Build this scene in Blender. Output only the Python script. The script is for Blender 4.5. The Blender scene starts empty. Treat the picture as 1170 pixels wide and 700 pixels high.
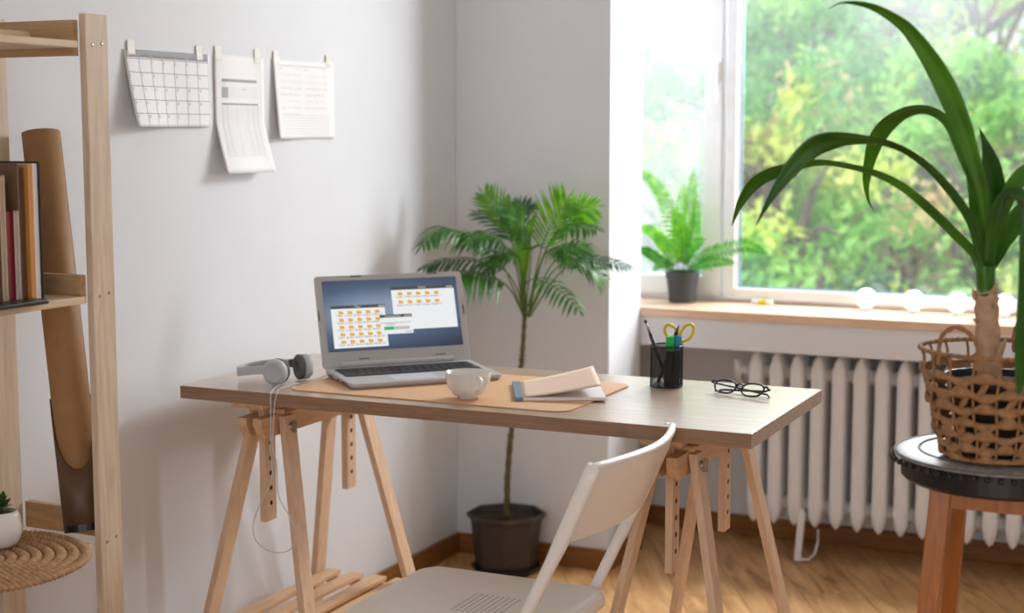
import bpy, bmesh, math, random
from mathutils import Vector, Matrix, noise
random.seed(7)
PI = math.pi
sc = bpy.context.scene
COL = sc.collection
V = Vector

# ------------------------------------------------------------------ camera numbers (also used to measure positions in the room)
EYE = V((0, 0, 1.42)); FPX = 1751.0
PITCH = math.atan(200 / FPX); YAW = math.atan(818.6 / math.hypot(FPX, 200))
fh = V((-math.sin(YAW), math.cos(YAW), 0)); CR = V((math.cos(YAW), math.sin(YAW), 0)); UP = V((0, 0, 1))
CF = fh * math.cos(PITCH) - UP * math.sin(PITCH); CU = UP * math.cos(PITCH) + fh * math.sin(PITCH)
def ray(x, y): return CF * FPX + CR * (x - 585) - CU * (y - 350)
def onz(x, y, z): d = ray(x, y); return EYE + d * ((z - EYE.z) / d.z)
def ony(x, y, Y): d = ray(x, y); return EYE + d * ((Y - EYE.y) / d.y)
def onx(x, y, X): d = ray(x, y); return EYE + d * ((X - EYE.x) / d.x)

# ------------------------------------------------------------------ materials
def srgb(r, g, b):
    f = lambda c: (c / 255 / 12.92) if c / 255 <= 0.04045 else ((c / 255 + 0.055) / 1.055) ** 2.4
    return (f(r), f(g), f(b), 1)
MATS = {}
def newmat(name):
    m = bpy.data.materials.new(name); m.use_nodes = True
    nt = m.node_tree; b = nt.nodes['Principled BSDF']
    MATS[name] = m
    return m, nt, b
def plain(name, rgb, rough=0.5, metal=0.0, var=0.06, scale=20, bump=0.0, spec=0.5, trans=0.0, emis=None, estr=0, coat=0, sub=0):
    m, nt, b = newmat(name)
    c = srgb(*rgb)
    tc = nt.nodes.new('ShaderNodeTexCoord'); n = nt.nodes.new('ShaderNodeTexNoise')
    n.inputs['Scale'].default_value = scale; n.inputs['Detail'].default_value = 3
    nt.links.new(tc.outputs['Object'], n.inputs['Vector'])
    r = nt.nodes.new('ShaderNodeValToRGB')
    r.color_ramp.elements[0].position = 0.3; r.color_ramp.elements[1].position = 0.7
    r.color_ramp.elements[0].color = tuple(x * (1 - var) for x in c[:3]) + (1,)
    r.color_ramp.elements[1].color = tuple(min(1, x * (1 + var)) for x in c[:3]) + (1,)
    nt.links.new(n.outputs['Fac'], r.inputs['Fac']); nt.links.new(r.outputs['Color'], b.inputs['Base Color'])
    b.inputs['Roughness'].default_value = rough; b.inputs['Metallic'].default_value = metal
    b.inputs['Specular IOR Level'].default_value = spec
    b.inputs['Transmission Weight'].default_value = trans
    b.inputs['Coat Weight'].default_value = coat
    if bump:
        bp = nt.nodes.new('ShaderNodeBump'); bp.inputs['Strength'].default_value = bump; bp.inputs['Distance'].default_value = 0.002
        nt.links.new(n.outputs['Fac'], bp.inputs['Height']); nt.links.new(bp.outputs['Normal'], b.inputs['Normal'])
    if emis:
        b.inputs['Emission Color'].default_value = srgb(*emis); b.inputs['Emission Strength'].default_value = estr
    return m
def wood(name, ca, cb, axis='X', scale=9, stretch=14, rough=0.45, bump=0.15, knots=False, coat=0.0):
    m, nt, b = newmat(name)
    tc = nt.nodes.new('ShaderNodeTexCoord'); mp = nt.nodes.new('ShaderNodeMapping')
    s = {'X': (1, stretch, stretch), 'Y': (stretch, 1, stretch), 'Z': (stretch, stretch, 1)}[axis]
    mp.inputs['Scale'].default_value = s
    nt.links.new(tc.outputs['Object'], mp.inputs['Vector'])
    n = nt.nodes.new('ShaderNodeTexNoise'); n.inputs['Scale'].default_value = scale; n.inputs['Detail'].default_value = 6
    n.inputs['Roughness'].default_value = 0.6; n.inputs['Distortion'].default_value = 0.6
    nt.links.new(mp.outputs['Vector'], n.inputs['Vector'])
    r = nt.nodes.new('ShaderNodeValToRGB')
    r.color_ramp.elements[0].position = 0.32; r.color_ramp.elements[1].position = 0.68
    r.color_ramp.elements[0].color = srgb(*ca); r.color_ramp.elements[1].color = srgb(*cb)
    nt.links.new(n.outputs['Fac'], r.inputs['Fac'])
    out = r.outputs['Color']
    if knots:
        vo = nt.nodes.new('ShaderNodeTexVoronoi'); vo.inputs['Scale'].default_value = 4.2
        mp2 = nt.nodes.new('ShaderNodeMapping')
        s2 = {'X': (.7, 2, 2), 'Y': (2, .7, 2), 'Z': (2, 2, .7)}[axis]; mp2.inputs['Scale'].default_value = s2
        nt.links.new(tc.outputs['Object'], mp2.inputs['Vector']); nt.links.new(mp2.outputs['Vector'], vo.inputs['Vector'])
        r2 = nt.nodes.new('ShaderNodeValToRGB'); r2.color_ramp.elements[0].position = 0.03; r2.color_ramp.elements[1].position = 0.07
        r2.color_ramp.elements[0].color = (0.25, 0.14, 0.08, 1); r2.color_ramp.elements[1].color = (1, 1, 1, 1)
        nt.links.new(vo.outputs['Distance'], r2.inputs['Fac'])
        mx = nt.nodes.new('ShaderNodeMixRGB'); mx.blend_type = 'MULTIPLY'; mx.inputs['Fac'].default_value = 0.85
        nt.links.new(out, mx.inputs[1]); nt.links.new(r2.outputs['Color'], mx.inputs[2]); out = mx.outputs['Color']
    nt.links.new(out, b.inputs['Base Color'])
    b.inputs['Roughness'].default_value = rough; b.inputs['Coat Weight'].default_value = coat; b.inputs['Coat Roughness'].default_value = 0.25
    bp = nt.nodes.new('ShaderNodeBump'); bp.inputs['Strength'].default_value = bump; bp.inputs['Distance'].default_value = 0.001
    nt.links.new(n.outputs['Fac'], bp.inputs['Height']); nt.links.new(bp.outputs['Normal'], b.inputs['Normal'])
    return m
def leafmat(name, ca, cb, rough=0.4, transl=0.35, scale=12):
    m, nt, b = newmat(name)
    tc = nt.nodes.new('ShaderNodeTexCoord'); n = nt.nodes.new('ShaderNodeTexNoise'); n.inputs['Scale'].default_value = scale
    nt.links.new(tc.outputs['Object'], n.inputs['Vector'])
    r = nt.nodes.new('ShaderNodeValToRGB'); r.color_ramp.elements[0].position = 0.35; r.color_ramp.elements[1].position = 0.65
    r.color_ramp.elements[0].color = srgb(*ca); r.color_ramp.elements[1].color = srgb(*cb)
    nt.links.new(n.outputs['Fac'], r.inputs['Fac']); nt.links.new(r.outputs['Color'], b.inputs['Base Color'])
    b.inputs['Roughness'].default_value = rough
    t = nt.nodes.new('ShaderNodeBsdfTranslucent')
    hs = nt.nodes.new('ShaderNodeHueSaturation'); hs.inputs['Value'].default_value = 1.5; hs.inputs['Saturation'].default_value = 1.1
    nt.links.new(r.outputs['Color'], hs.inputs['Color']); nt.links.new(hs.outputs['Color'], t.inputs['Color'])
    mx = nt.nodes.new('ShaderNodeMixShader'); mx.inputs['Fac'].default_value = transl
    nt.links.new(b.outputs[0], mx.inputs[1]); nt.links.new(t.outputs[0], mx.inputs[2])
    nt.links.new(mx.outputs[0], nt.nodes['Material Output'].inputs['Surface'])
    return m

M_wall = plain('wall_paint', (223, 226, 231), 0.75, var=0.012, scale=6, bump=0.25)
M_ceiling = plain('ceiling_paint', (238, 238, 238), 0.85, var=0.01)
M_frame = plain('window_plastic', (240, 241, 244), 0.3, var=0.01)
M_seal = plain('rubber_seal', (120, 150, 160), 0.5)
M_rad = plain('radiator_paint', (228, 229, 232), 0.35, var=0.02)
M_white = plain('white_plastic', (242, 238, 234), 0.28, var=0.01, spec=0.5)
M_dot = plain('perforation_dark', (150, 138, 130), 0.6)
M_ceram = plain('ceramic_white', (232, 228, 222), 0.14, var=0.01, coat=0.4)
M_paper = plain('white_paper', (238, 239, 241), 0.7, var=0.01)
M_ink = plain('grey_ink', (140, 142, 146), 0.8)
M_inkl = plain('light_grey_ink', (178, 182, 186), 0.8)
M_header = plain('header_grey', (168, 170, 174), 0.8)
M_tape = plain('masking_tape', (222, 221, 206), 0.5, trans=0.0)
M_kraft = plain('kraft_paper', (160, 120, 78), 0.65, var=0.08, scale=30, bump=0.1)
M_core = plain('cardboard_core', (196, 170, 138), 0.7)
M_dkbrown = plain('dark_brown_card', (92, 66, 42), 0.5, var=0.1)
M_black = plain('black_plastic', (18, 18, 20), 0.35, var=0.1)
M_blackmat = plain('black_matte', (24, 25, 28), 0.6, var=0.1)
M_blackwood = plain('black_wood', (14, 13, 13), 0.4, var=0.2)
M_alu = plain('silver_plastic', (184, 185, 187), 0.38, metal=0.15, var=0.01)
M_bezel = plain('silver_bezel', (182, 182, 182), 0.4, metal=0.05, var=0.01)
M_pad = plain('touchpad', (205, 207, 212), 0.35, metal=0.1, var=0.01)
M_key = plain('key_black', (26, 30, 34), 0.4, var=0.1)
M_grey = plain('headphone_grey', (182, 188, 192), 0.45, var=0.03)
M_greyd = plain('headphone_dark_grey', (86, 86, 86), 0.6, var=0.06)
M_cable = plain('cable_white', (206, 208, 210), 0.4)
M_blue = plain('binding_blue_grey', (112, 134, 158), 0.5)
M_cover = plain('beige_card', (222, 196, 174), 0.6, var=0.02, scale=40)
M_leather = plain('tan_desk_mat', (216, 172, 130), 0.5, var=0.03, scale=60, bump=0.1)
M_soil = plain('soil', (62, 44, 32), 0.95, var=0.5, scale=60, bump=1.0)
M_soilr = plain('bark_chips', (120, 72, 48), 0.9, var=0.4, scale=80, bump=1.0)
M_potbrown = plain('dark_brown_pot', (54, 46, 45), 0.45, var=0.05)
M_potgrey = plain('charcoal_pot', (58, 62, 66), 0.5, var=0.04)
M_metal = plain('steel', (170, 165, 158), 0.25, metal=1.0)
M_hole = plain('peg_hole_dark', (70, 42, 26), 0.9)
M_red = plain('red_cloth', (120, 16, 26), 0.6)
M_pages = plain('book_pages', (190, 184, 176), 0.8, var=0.08, scale=90)
M_cream = plain('cream_cover', (196, 178, 154), 0.6)
M_orange = plain('orange_paper', (206, 142, 72), 0.6)
M_browncov = plain('brown_cover', (108, 82, 62), 0.6)
M_yellow = plain('yellow_plastic', (214, 196, 30), 0.35)
M_greenp = plain('green_plastic', (20, 190, 80), 0.3)
M_greenl = plain('light_green_plastic', (60, 220, 110), 0.3)
M_bluep = plain('blue_plastic', (24, 130, 190), 0.3)
M_greenb = plain('dark_teal_plastic', (16, 48, 56), 0.3)
M_rope = plain('seagrass', (156, 116, 78), 0.75, var=0.28, scale=70, bump=0.8)
M_jute = plain('jute_braid', (178, 140, 100), 0.8, var=0.25, scale=90, bump=0.8)
M_trunk = plain('pale_stem', (192, 158, 126), 0.7, var=0.22, scale=40, bump=0.8)
M_bark = plain('bark', (104, 92, 84), 0.9, var=0.3, scale=8, bump=1)
M_cane = plain('palm_cane', (92, 84, 48), 0.6, var=0.3, scale=60)
M_petiole = plain('palm_petiole', (92, 122, 58), 0.5, var=0.15)
M_bulb = plain('globe_light_glass', (255, 252, 246), 0.2, emis=(255, 252, 246), estr=1.1)
M_leafbig = leafmat('strap_leaf_green', (58, 112, 20), (88, 146, 34), 0.28, 0.35, 9)
M_leafdark = leafmat('strap_leaf_dark', (40, 86, 18), (62, 116, 28), 0.25, 0.3, 9)
M_palm = leafmat('palm_leaf', (42, 92, 36), (78, 138, 50), 0.32, 0.25, 30)
M_palmb = leafmat('palm_leaf_bright', (84, 136, 40), (114, 166, 62), 0.4, 0.3, 30)
M_palmd = leafmat('palm_leaf_dark', (40, 84, 52), (64, 108, 74), 0.35, 0.2, 30)
M_fern = leafmat('fern_leaf', (84, 156, 44), (130, 192, 72), 0.5, 0.4, 30)
M_fernd = leafmat('fern_leaf_dark', (50, 118, 38), (86, 154, 56), 0.5, 0.35, 30)
M_succ = leafmat('succulent_leaf', (44, 74, 36), (74, 104, 54), 0.35, 0.1, 30)

M_desk = wood('oak_laminate', (168, 142, 122), (198, 170, 146), 'X', 10, 16, 0.36, 0.08, coat=.9)
M_deskshade = wood('oak_edge_shaded', (132, 102, 80), (160, 126, 100), 'X', 12, 18, 0.5, 0.1)  # darker copy of the desk oak, shade of the front face in its colour
M_tres = wood('beech', (206, 172, 140), (226, 196, 166), 'Z', 7, 10, 0.45, 0.08)
M_tresY = wood('beech_rail', (202, 160, 120), (222, 184, 146), 'Y', 7, 10, 0.45, 0.08)
M_pine = wood('pine', (198, 176, 150), (220, 202, 178), 'Z', 6, 12, 0.5, 0.1, True)
M_pineY = wood('pine_shelf', (204, 176, 144), (226, 202, 172), 'Y', 6, 12, 0.5, 0.1, True)
M_pineX = wood('pine_rail', (172, 138, 100), (198, 164, 124), 'X', 6, 12, 0.5, 0.1)
M_sill = wood('sill_wood', (218, 182, 152), (232, 204, 176), 'X', 6, 12, 0.35, 0.05)
M_stool = wood('orange_pine', (146, 82, 22), (182, 108, 36), 'Z', 6, 12, 0.35, 0.1, True, coat=0.3)
M_base = wood('skirting_oak', (118, 74, 30), (150, 100, 46), 'X', 6, 12, 0.45, 0.1)
M_baseY = wood('skirting_oak_side', (118, 74, 30), (150, 100, 46), 'Y', 6, 12, 0.45, 0.1)
M_mat = plain('woven_cloth_grey', (140, 134, 130), 0.5, var=0.35, scale=60)

# floor: oak planks
def floor_mat():
    m, nt, b = newmat('oak_floor')
    tc = nt.nodes.new('ShaderNodeTexCoord'); mp = nt.nodes.new('ShaderNodeMapping')
    mp.inputs['Rotation'].default_value = (0, 0, math.radians(62))
    nt.links.new(tc.outputs['Object'], mp.inputs['Vector'])
    br = nt.nodes.new('ShaderNodeTexBrick'); br.inputs['Scale'].default_value = 1.0
    br.inputs['Brick Width'].default_value = 1.3; br.inputs['Row Height'].default_value = 0.19
    br.inputs['Mortar Size'].default_value = 0.0015; br.inputs['Mortar Smooth'].default_value = 0.3
    br.inputs['Color1'].default_value = (0, 0, 0, 1); br.inputs['Color2'].default_value = (1, 1, 1, 1); br.inputs['Mortar'].default_value = (0.5, 0.5, 0.5, 1)
    nt.links.new(mp.outputs['Vector'], br.inputs['Vector'])
    mp2 = nt.nodes.new('ShaderNodeMapping'); mp2.inputs['Scale'].default_value = (1.1, 9, 1)
    nt.links.new(mp.outputs['Vector'], mp2.inputs['Vector'])
    ad = nt.nodes.new('ShaderNodeVectorMath'); ad.operation = 'MULTIPLY_ADD'
    ad.inputs[1].default_value = (7, 7, 7)
    nt.links.new(br.outputs['Color'], ad.inputs[0]); nt.links.new(mp2.outputs['Vector'], ad.inputs[2])
    n = nt.nodes.new('ShaderNodeTexNoise'); n.inputs['Scale'].default_value = 2.0; n.inputs['Detail'].default_value = 8; n.inputs['Roughness'].default_value = 0.62; n.inputs['Distortion'].default_value = 1.2
    nt.links.new(ad.outputs[0], n.inputs['Vector'])
    r = nt.nodes.new('ShaderNodeValToRGB'); e = r.color_ramp.elements
    e[0].position = 0.3; e[0].color = srgb(142, 98, 58); e[1].position = 0.72; e[1].color = srgb(228, 184, 130)
    k = e.new(0.48); k.color = srgb(198, 150, 98)
    nt.links.new(n.outputs['Fac'], r.inputs['Fac'])
    mx = nt.nodes.new('ShaderNodeMixRGB'); mx.blend_type = 'MULTIPLY'
    nt.links.new(br.outputs['Fac'], mx.inputs['Fac']); nt.links.new(r.outputs['Color'], mx.inputs[1]); mx.inputs[2].default_value = (0.35, 0.25, 0.18, 1)
    nt.links.new(mx.outputs['Color'], b.inputs['Base Color'])
    b.inputs['Roughness'].default_value = 0.36
    bp = nt.nodes.new('ShaderNodeBump'); bp.inputs['Strength'].default_value = 0.12; bp.inputs['Distance'].default_value = 0.002
    nt.links.new(n.outputs['Fac'], bp.inputs['Height']); nt.links.new(bp.outputs['Normal'], b.inputs['Normal'])
    return m
M_floor = floor_mat()
def glass_mat(name, glare, tint):
    m, nt, b = newmat(name)
    nt.nodes.remove(b)
    tr = nt.nodes.new('ShaderNodeBsdfTransparent'); tr.inputs['Color'].default_value = tint
    gl = nt.nodes.new('ShaderNodeBsdfGlossy'); gl.inputs['Roughness'].default_value = 0.02
    lw_ = nt.nodes.new('ShaderNodeLayerWeight'); lw_.inputs['Blend'].default_value = 0.5
    pw = nt.nodes.new('ShaderNodeMath'); pw.operation = 'POWER'; pw.inputs[1].default_value = 5; nt.links.new(lw_.outputs['Facing'], pw.inputs[0])
    fr = nt.nodes.new('ShaderNodeMath'); fr.operation = 'MULTIPLY_ADD'; fr.inputs[1].default_value = .8; fr.inputs[2].default_value = .035; nt.links.new(pw.outputs[0], fr.inputs[0])
    mx = nt.nodes.new('ShaderNodeMixShader'); nt.links.new(fr.outputs[0], mx.inputs['Fac'])
    nt.links.new(tr.outputs[0], mx.inputs[1]); nt.links.new(gl.outputs[0], mx.inputs[2])
    di = nt.nodes.new('ShaderNodeBsdfTranslucent'); di.inputs['Color'].default_value = (0.95, 0.97, 1, 1)
    tc = nt.nodes.new('ShaderNodeTexCoord'); n = nt.nodes.new('ShaderNodeTexNoise'); n.inputs['Scale'].default_value = 2.5
    nt.links.new(tc.outputs['Object'], n.inputs['Vector'])
    ml = nt.nodes.new('ShaderNodeMath'); ml.operation = 'MULTIPLY'; ml.inputs[1].default_value = glare * 2  # window glare mixed in as translucent white
    nt.links.new(n.outputs['Fac'], ml.inputs[0])
    m2 = nt.nodes.new('ShaderNodeMixShader'); nt.links.new(ml.outputs[0], m2.inputs['Fac'])
    nt.links.new(mx.outputs[0], m2.inputs[1]); nt.links.new(di.outputs[0], m2.inputs[2])
    nt.links.new(m2.outputs[0], nt.nodes['Material Output'].inputs['Surface'])
    return m
M_glass = glass_mat('window_glass', 0.022, (0.985, 0.985, 0.985, 1))
M_glassglare = glass_mat('glare_window_glass', 0.17, (0.98, 0.985, 0.99, 1))  # glare on the left pane, put into the glass as a milky layer
M_lens = glass_mat('lens_glass', 0.0, (0.98, 1, 0.99, 1))

# ------------------------------------------------------------------ mesh helpers
class MB:
    def __init__(s): s.v = []; s.f = []
    def add(s, vs, fs):
        o = len(s.v); s.v += [V(p) for p in vs]; s.f += [tuple(i + o for i in f) for f in fs]; return s
    def box(s, lo, hi, M=None):
        x0, y0, z0 = lo; x1, y1, z1 = hi
        vs = [V(p) for p in ((x0,y0,z0),(x1,y0,z0),(x1,y1,z0),(x0,y1,z0),(x0,y0,z1),(x1,y0,z1),(x1,y1,z1),(x0,y1,z1))]
        if M is not None: vs = [M @ p for p in vs]
        return s.add(vs, [(0,3,2,1),(4,5,6,7),(0,1,5,4),(1,2,6,5),(2,3,7,6),(3,0,4,7)])
    def beam(s, a, b, u, w, h):       # rectangular bar a->b, w across u, h across the other
        a = V(a); b = V(b); t = (b - a).normalized(); u = V(u); u = (u - t * u.dot(t)).normalized(); n = t.cross(u)
        vs = [p + u * (i * w / 2) + n * (j * h / 2) for p in (a, b) for i, j in ((-1,-1),(1,-1),(1,1),(-1,1))]
        return s.add(vs, [(0,3,2,1),(4,5,6,7),(0,1,5,4),(1,2,6,5),(2,3,7,6),(3,0,4,7)])
    def tube(s, pts, r, n=8, closed=False, flat=1.0, cap=True, up=V((0,0,1))):
        pts = [V(p) for p in pts]; N = len(pts); rr = r if isinstance(r, (list, tuple)) else [r] * N
        vs = []; prev = None
        for i, p in enumerate(pts):
            t = (pts[(i+1) % N] - pts[i-1]) if (closed or 0 < i < N-1) else (pts[1]-pts[0] if i == 0 else pts[-1]-pts[-2])
            t.normalize()
            if prev is None:
                a = up if abs(t.dot(up)) < 0.95 else V((1,0,0)); u = (a - t * a.dot(t)).normalized()
            else:
                u = (prev - t * prev.dot(t)); u = u.normalized() if u.length > 1e-6 else t.orthogonal().normalized()
            prev = u; w = t.cross(u)
            for k in range(n):
                th = 2*PI*k/n; vs.append(p + u * math.cos(th) * rr[i] * flat + w * math.sin(th) * rr[i])
        fs = []
        for i in range(N if closed else N-1):
            for k in range(n):
                a = i*n+k; b = i*n+(k+1)%n; c = ((i+1)%N)*n+(k+1)%n; d = ((i+1)%N)*n+k
                fs.append((a, b, c, d))
        if cap and not closed:
            fs.append(tuple(range(n))[::-1]); fs.append(tuple((N-1)*n+k for k in range(n)))
        return s.add(vs, fs)
    def lathe(s, prof, n=32, c=(0,0,0), axis=None, a0=0, cap=False):
        c = V(c); M = Matrix.Identity(3)
        if axis is not None: M = V((0,0,1)).rotation_difference(V(axis).normalized()).to_matrix()
        vs = []
        for r, z in prof:
            for k in range(n):
                th = a0 + 2*PI*k/n; vs.append(c + M @ V((r*math.cos(th), r*math.sin(th), z)))
        fs = []
        for i in range(len(prof)-1):
            for k in range(n): fs.append((i*n+k, i*n+(k+1)%n, (i+1)*n+(k+1)%n, (i+1)*n+k))
        if cap: fs.append(tuple(range(n))[::-1]); fs.append(tuple((len(prof)-1)*n+k for k in range(n)))
        return s.add(vs, fs)
    def prism(s, poly, z0, z1):
        n = len(poly); vs = [V((x,y,z0)) for x,y in poly] + [V((x,y,z1)) for x,y in poly]
        return s.add(vs, [tuple(range(n))[::-1], tuple(range(n,2*n))] + [(i,(i+1)%n,n+(i+1)%n,n+i) for i in range(n)])
    def ribbon(s, path, widths, side, fold=0.0, cols=4):
        # leaf blade along path; side(i,t)->unit vector across; V fold
        N = len(path); vs = []
        for i, p in enumerate(path):
            t = (path[min(i+1,N-1)] - path[max(i-1,0)]).normalized()
            u = side(i / (N-1), t); u = (u - t*u.dot(t)).normalized(); n = t.cross(u)
            w = widths[i]
            for k in range(cols+1):
                q = (k / cols) * 2 - 1
                vs.append(p + u * (q*w/2) + n * (abs(q) * w/2 * fold))
        fs = []
        for i in range(N-1):
            for k in range(cols): a = i*(cols+1)+k; fs.append((a, a+1, a+cols+2, a+cols+1))
        return s.add(vs, fs)
def rrect(x0, y0, x1, y1, r, n=6):
    out = []
    for cx, cy, a in ((x1-r,y1-r,0),(x0+r,y1-r,90),(x0+r,y0+r,180),(x1-r,y0+r,270)):
        for k in range(n+1):
            th = math.radians(a + 90*k/n); out.append((cx + r*math.cos(th), cy + r*math.sin(th)))
    return out
def build(name, mb, mat, parent=None, smooth=False, bevel=0, solid=0, subsurf=0, M=None):
    me = bpy.data.meshes.new(name)
    vs = mb.v
    loc = V((0,0,0))
    pl = parent.get('_abs') if parent is not None else None
    if parent is not None:
        base = V(pl) if pl is not None else V((0,0,0))
        vs = [p - base for p in vs]
    me.from_pydata([tuple(p) for p in vs], [], mb.f); me.update()
    if solid == 0:
        bm = bmesh.new(); bm.from_mesh(me); bmesh.ops.recalc_face_normals(bm, faces=bm.faces); bm.to_mesh(me); bm.free()
    me.materials.append(mat)
    if smooth:
        for p in me.polygons: p.use_smooth = True
    o = bpy.data.objects.new(name, me); COL.objects.link(o)
    if parent is not None:
        o.parent = parent
        o['_abs'] = tuple(base)
    else:
        o['_abs'] = (0.0, 0.0, 0.0)
    if solid:
        md = o.modifiers.new('solid', 'SOLIDIFY'); md.thickness = solid; md.offset = 0
    if bevel:
        md = o.modifiers.new('bevel', 'BEVEL'); md.width = bevel; md.segments = 2; md.limit_method = 'ANGLE'
        md.angle_limit = math.radians(40)
        if smooth:
            for p in me.polygons: p.use_smooth = True
    if subsurf:
        md = o.modifiers.new('sub', 'SUBSURF'); md.levels = subsurf; md.render_levels = subsurf
    return o
def thing(name, label, cat, loc, group=None):
    o = bpy.data.objects.new(name, None); COL.objects.link(o); o.location = loc; o.empty_display_size = 0.05
    o['label'] = label; o['category'] = cat; o['_abs'] = tuple(loc)
    if group: o['group'] = group
    return o
def tag(o, label, cat, group=None, kind=None):
    o['label'] = label; o['category'] = cat
    if group: o['group'] = group
    if kind: o['kind'] = kind
    return o
def rebase(o, loc):   # put a single-mesh thing's origin at its base
    loc = V(loc); o.data.transform(Matrix.Translation(-loc)); o.location = loc; o['_abs'] = tuple(loc)
    return o
def struct(name, mb, mat, parent=None, label=None, **k):
    o = build(name, mb, mat, parent, **k)
    if parent is None:
        o['kind'] = 'structure'
        if label: o['label'] = label
    return o
def catmull(P, n):
    P = [V(p) for p in P]; Q = [P[0]*2-P[1]] + P + [P[-1]*2-P[-2]]; out = []
    seg = len(P)-1
    for i in range(n):
        t = i/(n-1)*seg; k = min(int(t), seg-1); u = t-k
        a, b, c, d = Q[k:k+4]
        out.append(0.5*((2*b)+(c-a)*u+(2*a-5*b+4*c-d)*u*u+(3*b-a-3*c+d)*u**3))
    return out
def lerpl(L, t):
    x = t*(len(L)-1); k = min(int(x), len(L)-2); return L[k]+(L[k+1]-L[k])*(x-k)
_tc = {}
def text_mb(s, size, align='LEFT'):
    key = (s, size, align)
    if key in _tc: return _tc[key]
    cu = bpy.data.curves.new('t', 'FONT'); cu.body = s; cu.size = size; cu.align_x = align; cu.resolution_u = 2
    ob = bpy.data.objects.new('t', cu); COL.objects.link(ob)
    dg = bpy.context.evaluated_depsgraph_get(); dg.update()
    me = bpy.data.meshes.new_from_object(ob.evaluated_get(dg))
    r = ([v.co.copy() for v in me.vertices], [tuple(p.vertices) for p in me.polygons])
    bpy.data.objects.remove(ob); bpy.data.curves.remove(cu); bpy.data.meshes.remove(me)
    _tc[key] = r
    return r

# ================================================================== ROOM
XW = -2.317; YB = 4.543; XP = -1.768; YP = 4.835; YF = 5.10; ZS = 0.832; YN = 5.18
X1 = 1.7; Y0 = -1.6; ZC = 2.62
struct('floor', MB().box((XW-.3, Y0-.3, -.12), (X1+.3, YN+.25, 0)), M_floor, label='honey coloured oak plank floor')
struct('ceiling', MB().box((XW-.3, Y0-.3, ZC), (X1+.3, YN+.25, ZC+.12)), M_ceiling)
struct('wall_left', MB().box((XW-.15, Y0-.3, 0), (XW, YN+.25, ZC)), M_wall, label='white wall with papers taped to it')
# pier (short back wall left of the window)
struct('wall_back', MB().box((XW, YB, 0), (XP, YP, ZC)), M_wall, label='short white wall behind the potted palm', bevel=0.004)
# window wall: apron with radiator niche, opening
WX0, WX1 = -2.05, .56
ZT = 2.42
mb = MB()
mb.box((XW, YN, 0), (X1, YN+.25, ZS-.04))             # below window, back of the niche
mb.box((XW, YP+.003, 0.705), (X1, YN, 0.803))          # band under the sill
mb.box((XW, YP, ZT), (X1, YN+.25, ZC))                 # lintel
mb.box((XW, YP+.001, ZS-.03), (WX0, YN+.25, ZT))
mb.box((WX1, YP, ZS-.03), (X1, YN+.25, ZT))
struct('wall_window', mb, M_wall, label='white wall under the window with a radiator niche')
# right wall, and a front wall with a wide opening added behind the camera for fill light (both outside the picture)
struct('wall_right', MB().box((X1, Y0-.3, 0), (X1+.15, YN+.25, ZC)), M_wall)
mb = MB(); mb.box((XW-.15, Y0-.15, 0), (-1.3, Y0, ZC)); mb.box((1.2, Y0-.15, 0), (X1+.15, Y0, ZC)); mb.box((-1.3, Y0-.15, 2.3), (1.2, Y0, ZC)); mb.box((-1.3, Y0-.15, 0), (1.2, Y0, .3))
struct('wall_front', mb, M_wall)
BH = 0.068
struct('baseboard_left', MB().box((XW, Y0, 0), (XW+.016, YB, BH)), M_baseY, label='brown wooden skirting along the left wall', bevel=.003)
mb = MB().box((XW+.016, YB-.016, 0), (XP+.016, YB, BH)); mb.box((XP, YB, 0), (XP+.016, YP, BH))
struct('baseboard_back', mb, M_base, label='brown wooden skirting behind the palm pot', bevel=.003)
struct('baseboard_window', MB().box((XW, YN-.016, 0), (X1, YN, BH)), M_base, label='brown wooden skirting behind the radiator', bevel=.003)

# window
w = bpy.data.objects.new('window_1', None); COL.objects.link(w); w['kind'] = 'structure'; w['_abs'] = (0.,0.,0.); w['label'] = 'white framed window above the radiator'
fd = .07
def frame_rect(x0, x1, z0, z1, t, y0, y1):
    m = MB(); m.box((x0,y0,z0),(x0+t,y1,z1)); m.box((x1-t,y0,z0),(x1,y1,z1)); m.box((x0+t,y0,z0),(x1-t,y1,z0+t)); m.box((x0+t,y0,z1-t),(x1-t,y1,z1)); return m
build('window_frame', frame_rect(WX0, WX1, ZS, ZT, .03, YF+.025, YF+.10), M_frame, w, bevel=.003)
# left opening sash, mullion gap at x=-1.575, fixed pane from there
build('sash', frame_rect(WX0+.03, -1.577, ZS+.02, ZT-.02, .066, YF+.008, YF+.06), M_frame, w, bevel=.004)
build('mullion', MB().box((-1.566, YF+.012, ZS+.01), (-1.527, YF+.07, ZT-.01)), M_frame, w, bevel=.003)
mb = MB(); mb.box((-1.527, YF+.008, ZS+.012), (WX1-.03, YF+.06, ZS+.05)); mb.box((-1.527, YF+.008, ZT-.05), (WX1-.03, YF+.06, ZT-.01)); mb.box((WX1-.08, YF+.008, ZS+.05), (WX1-.03, YF+.06, ZT-.05))
mb.box((-1.527, YF+.03, ZS+.05), (-1.519, YF+.06, ZT-.05)); pass
build('glazing_frame', mb, M_frame, w, bevel=.003)
build('glazing_seal', frame_rect(-1.519, WX1-.08, ZS+.05, ZT-.052, .005, YF+.036, YF+.05), M_seal, w)
build('glass_pane', MB().box((-1.516, YF+.045, ZS+.052), (WX1-.08, YF+.049, ZT-.054)), M_glass, w)
build('glass_pane', MB().box((WX0+.09, YF+.04, ZS+.08), (-1.64, YF+.044, ZT-.08)), M_glassglare, w)
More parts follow.
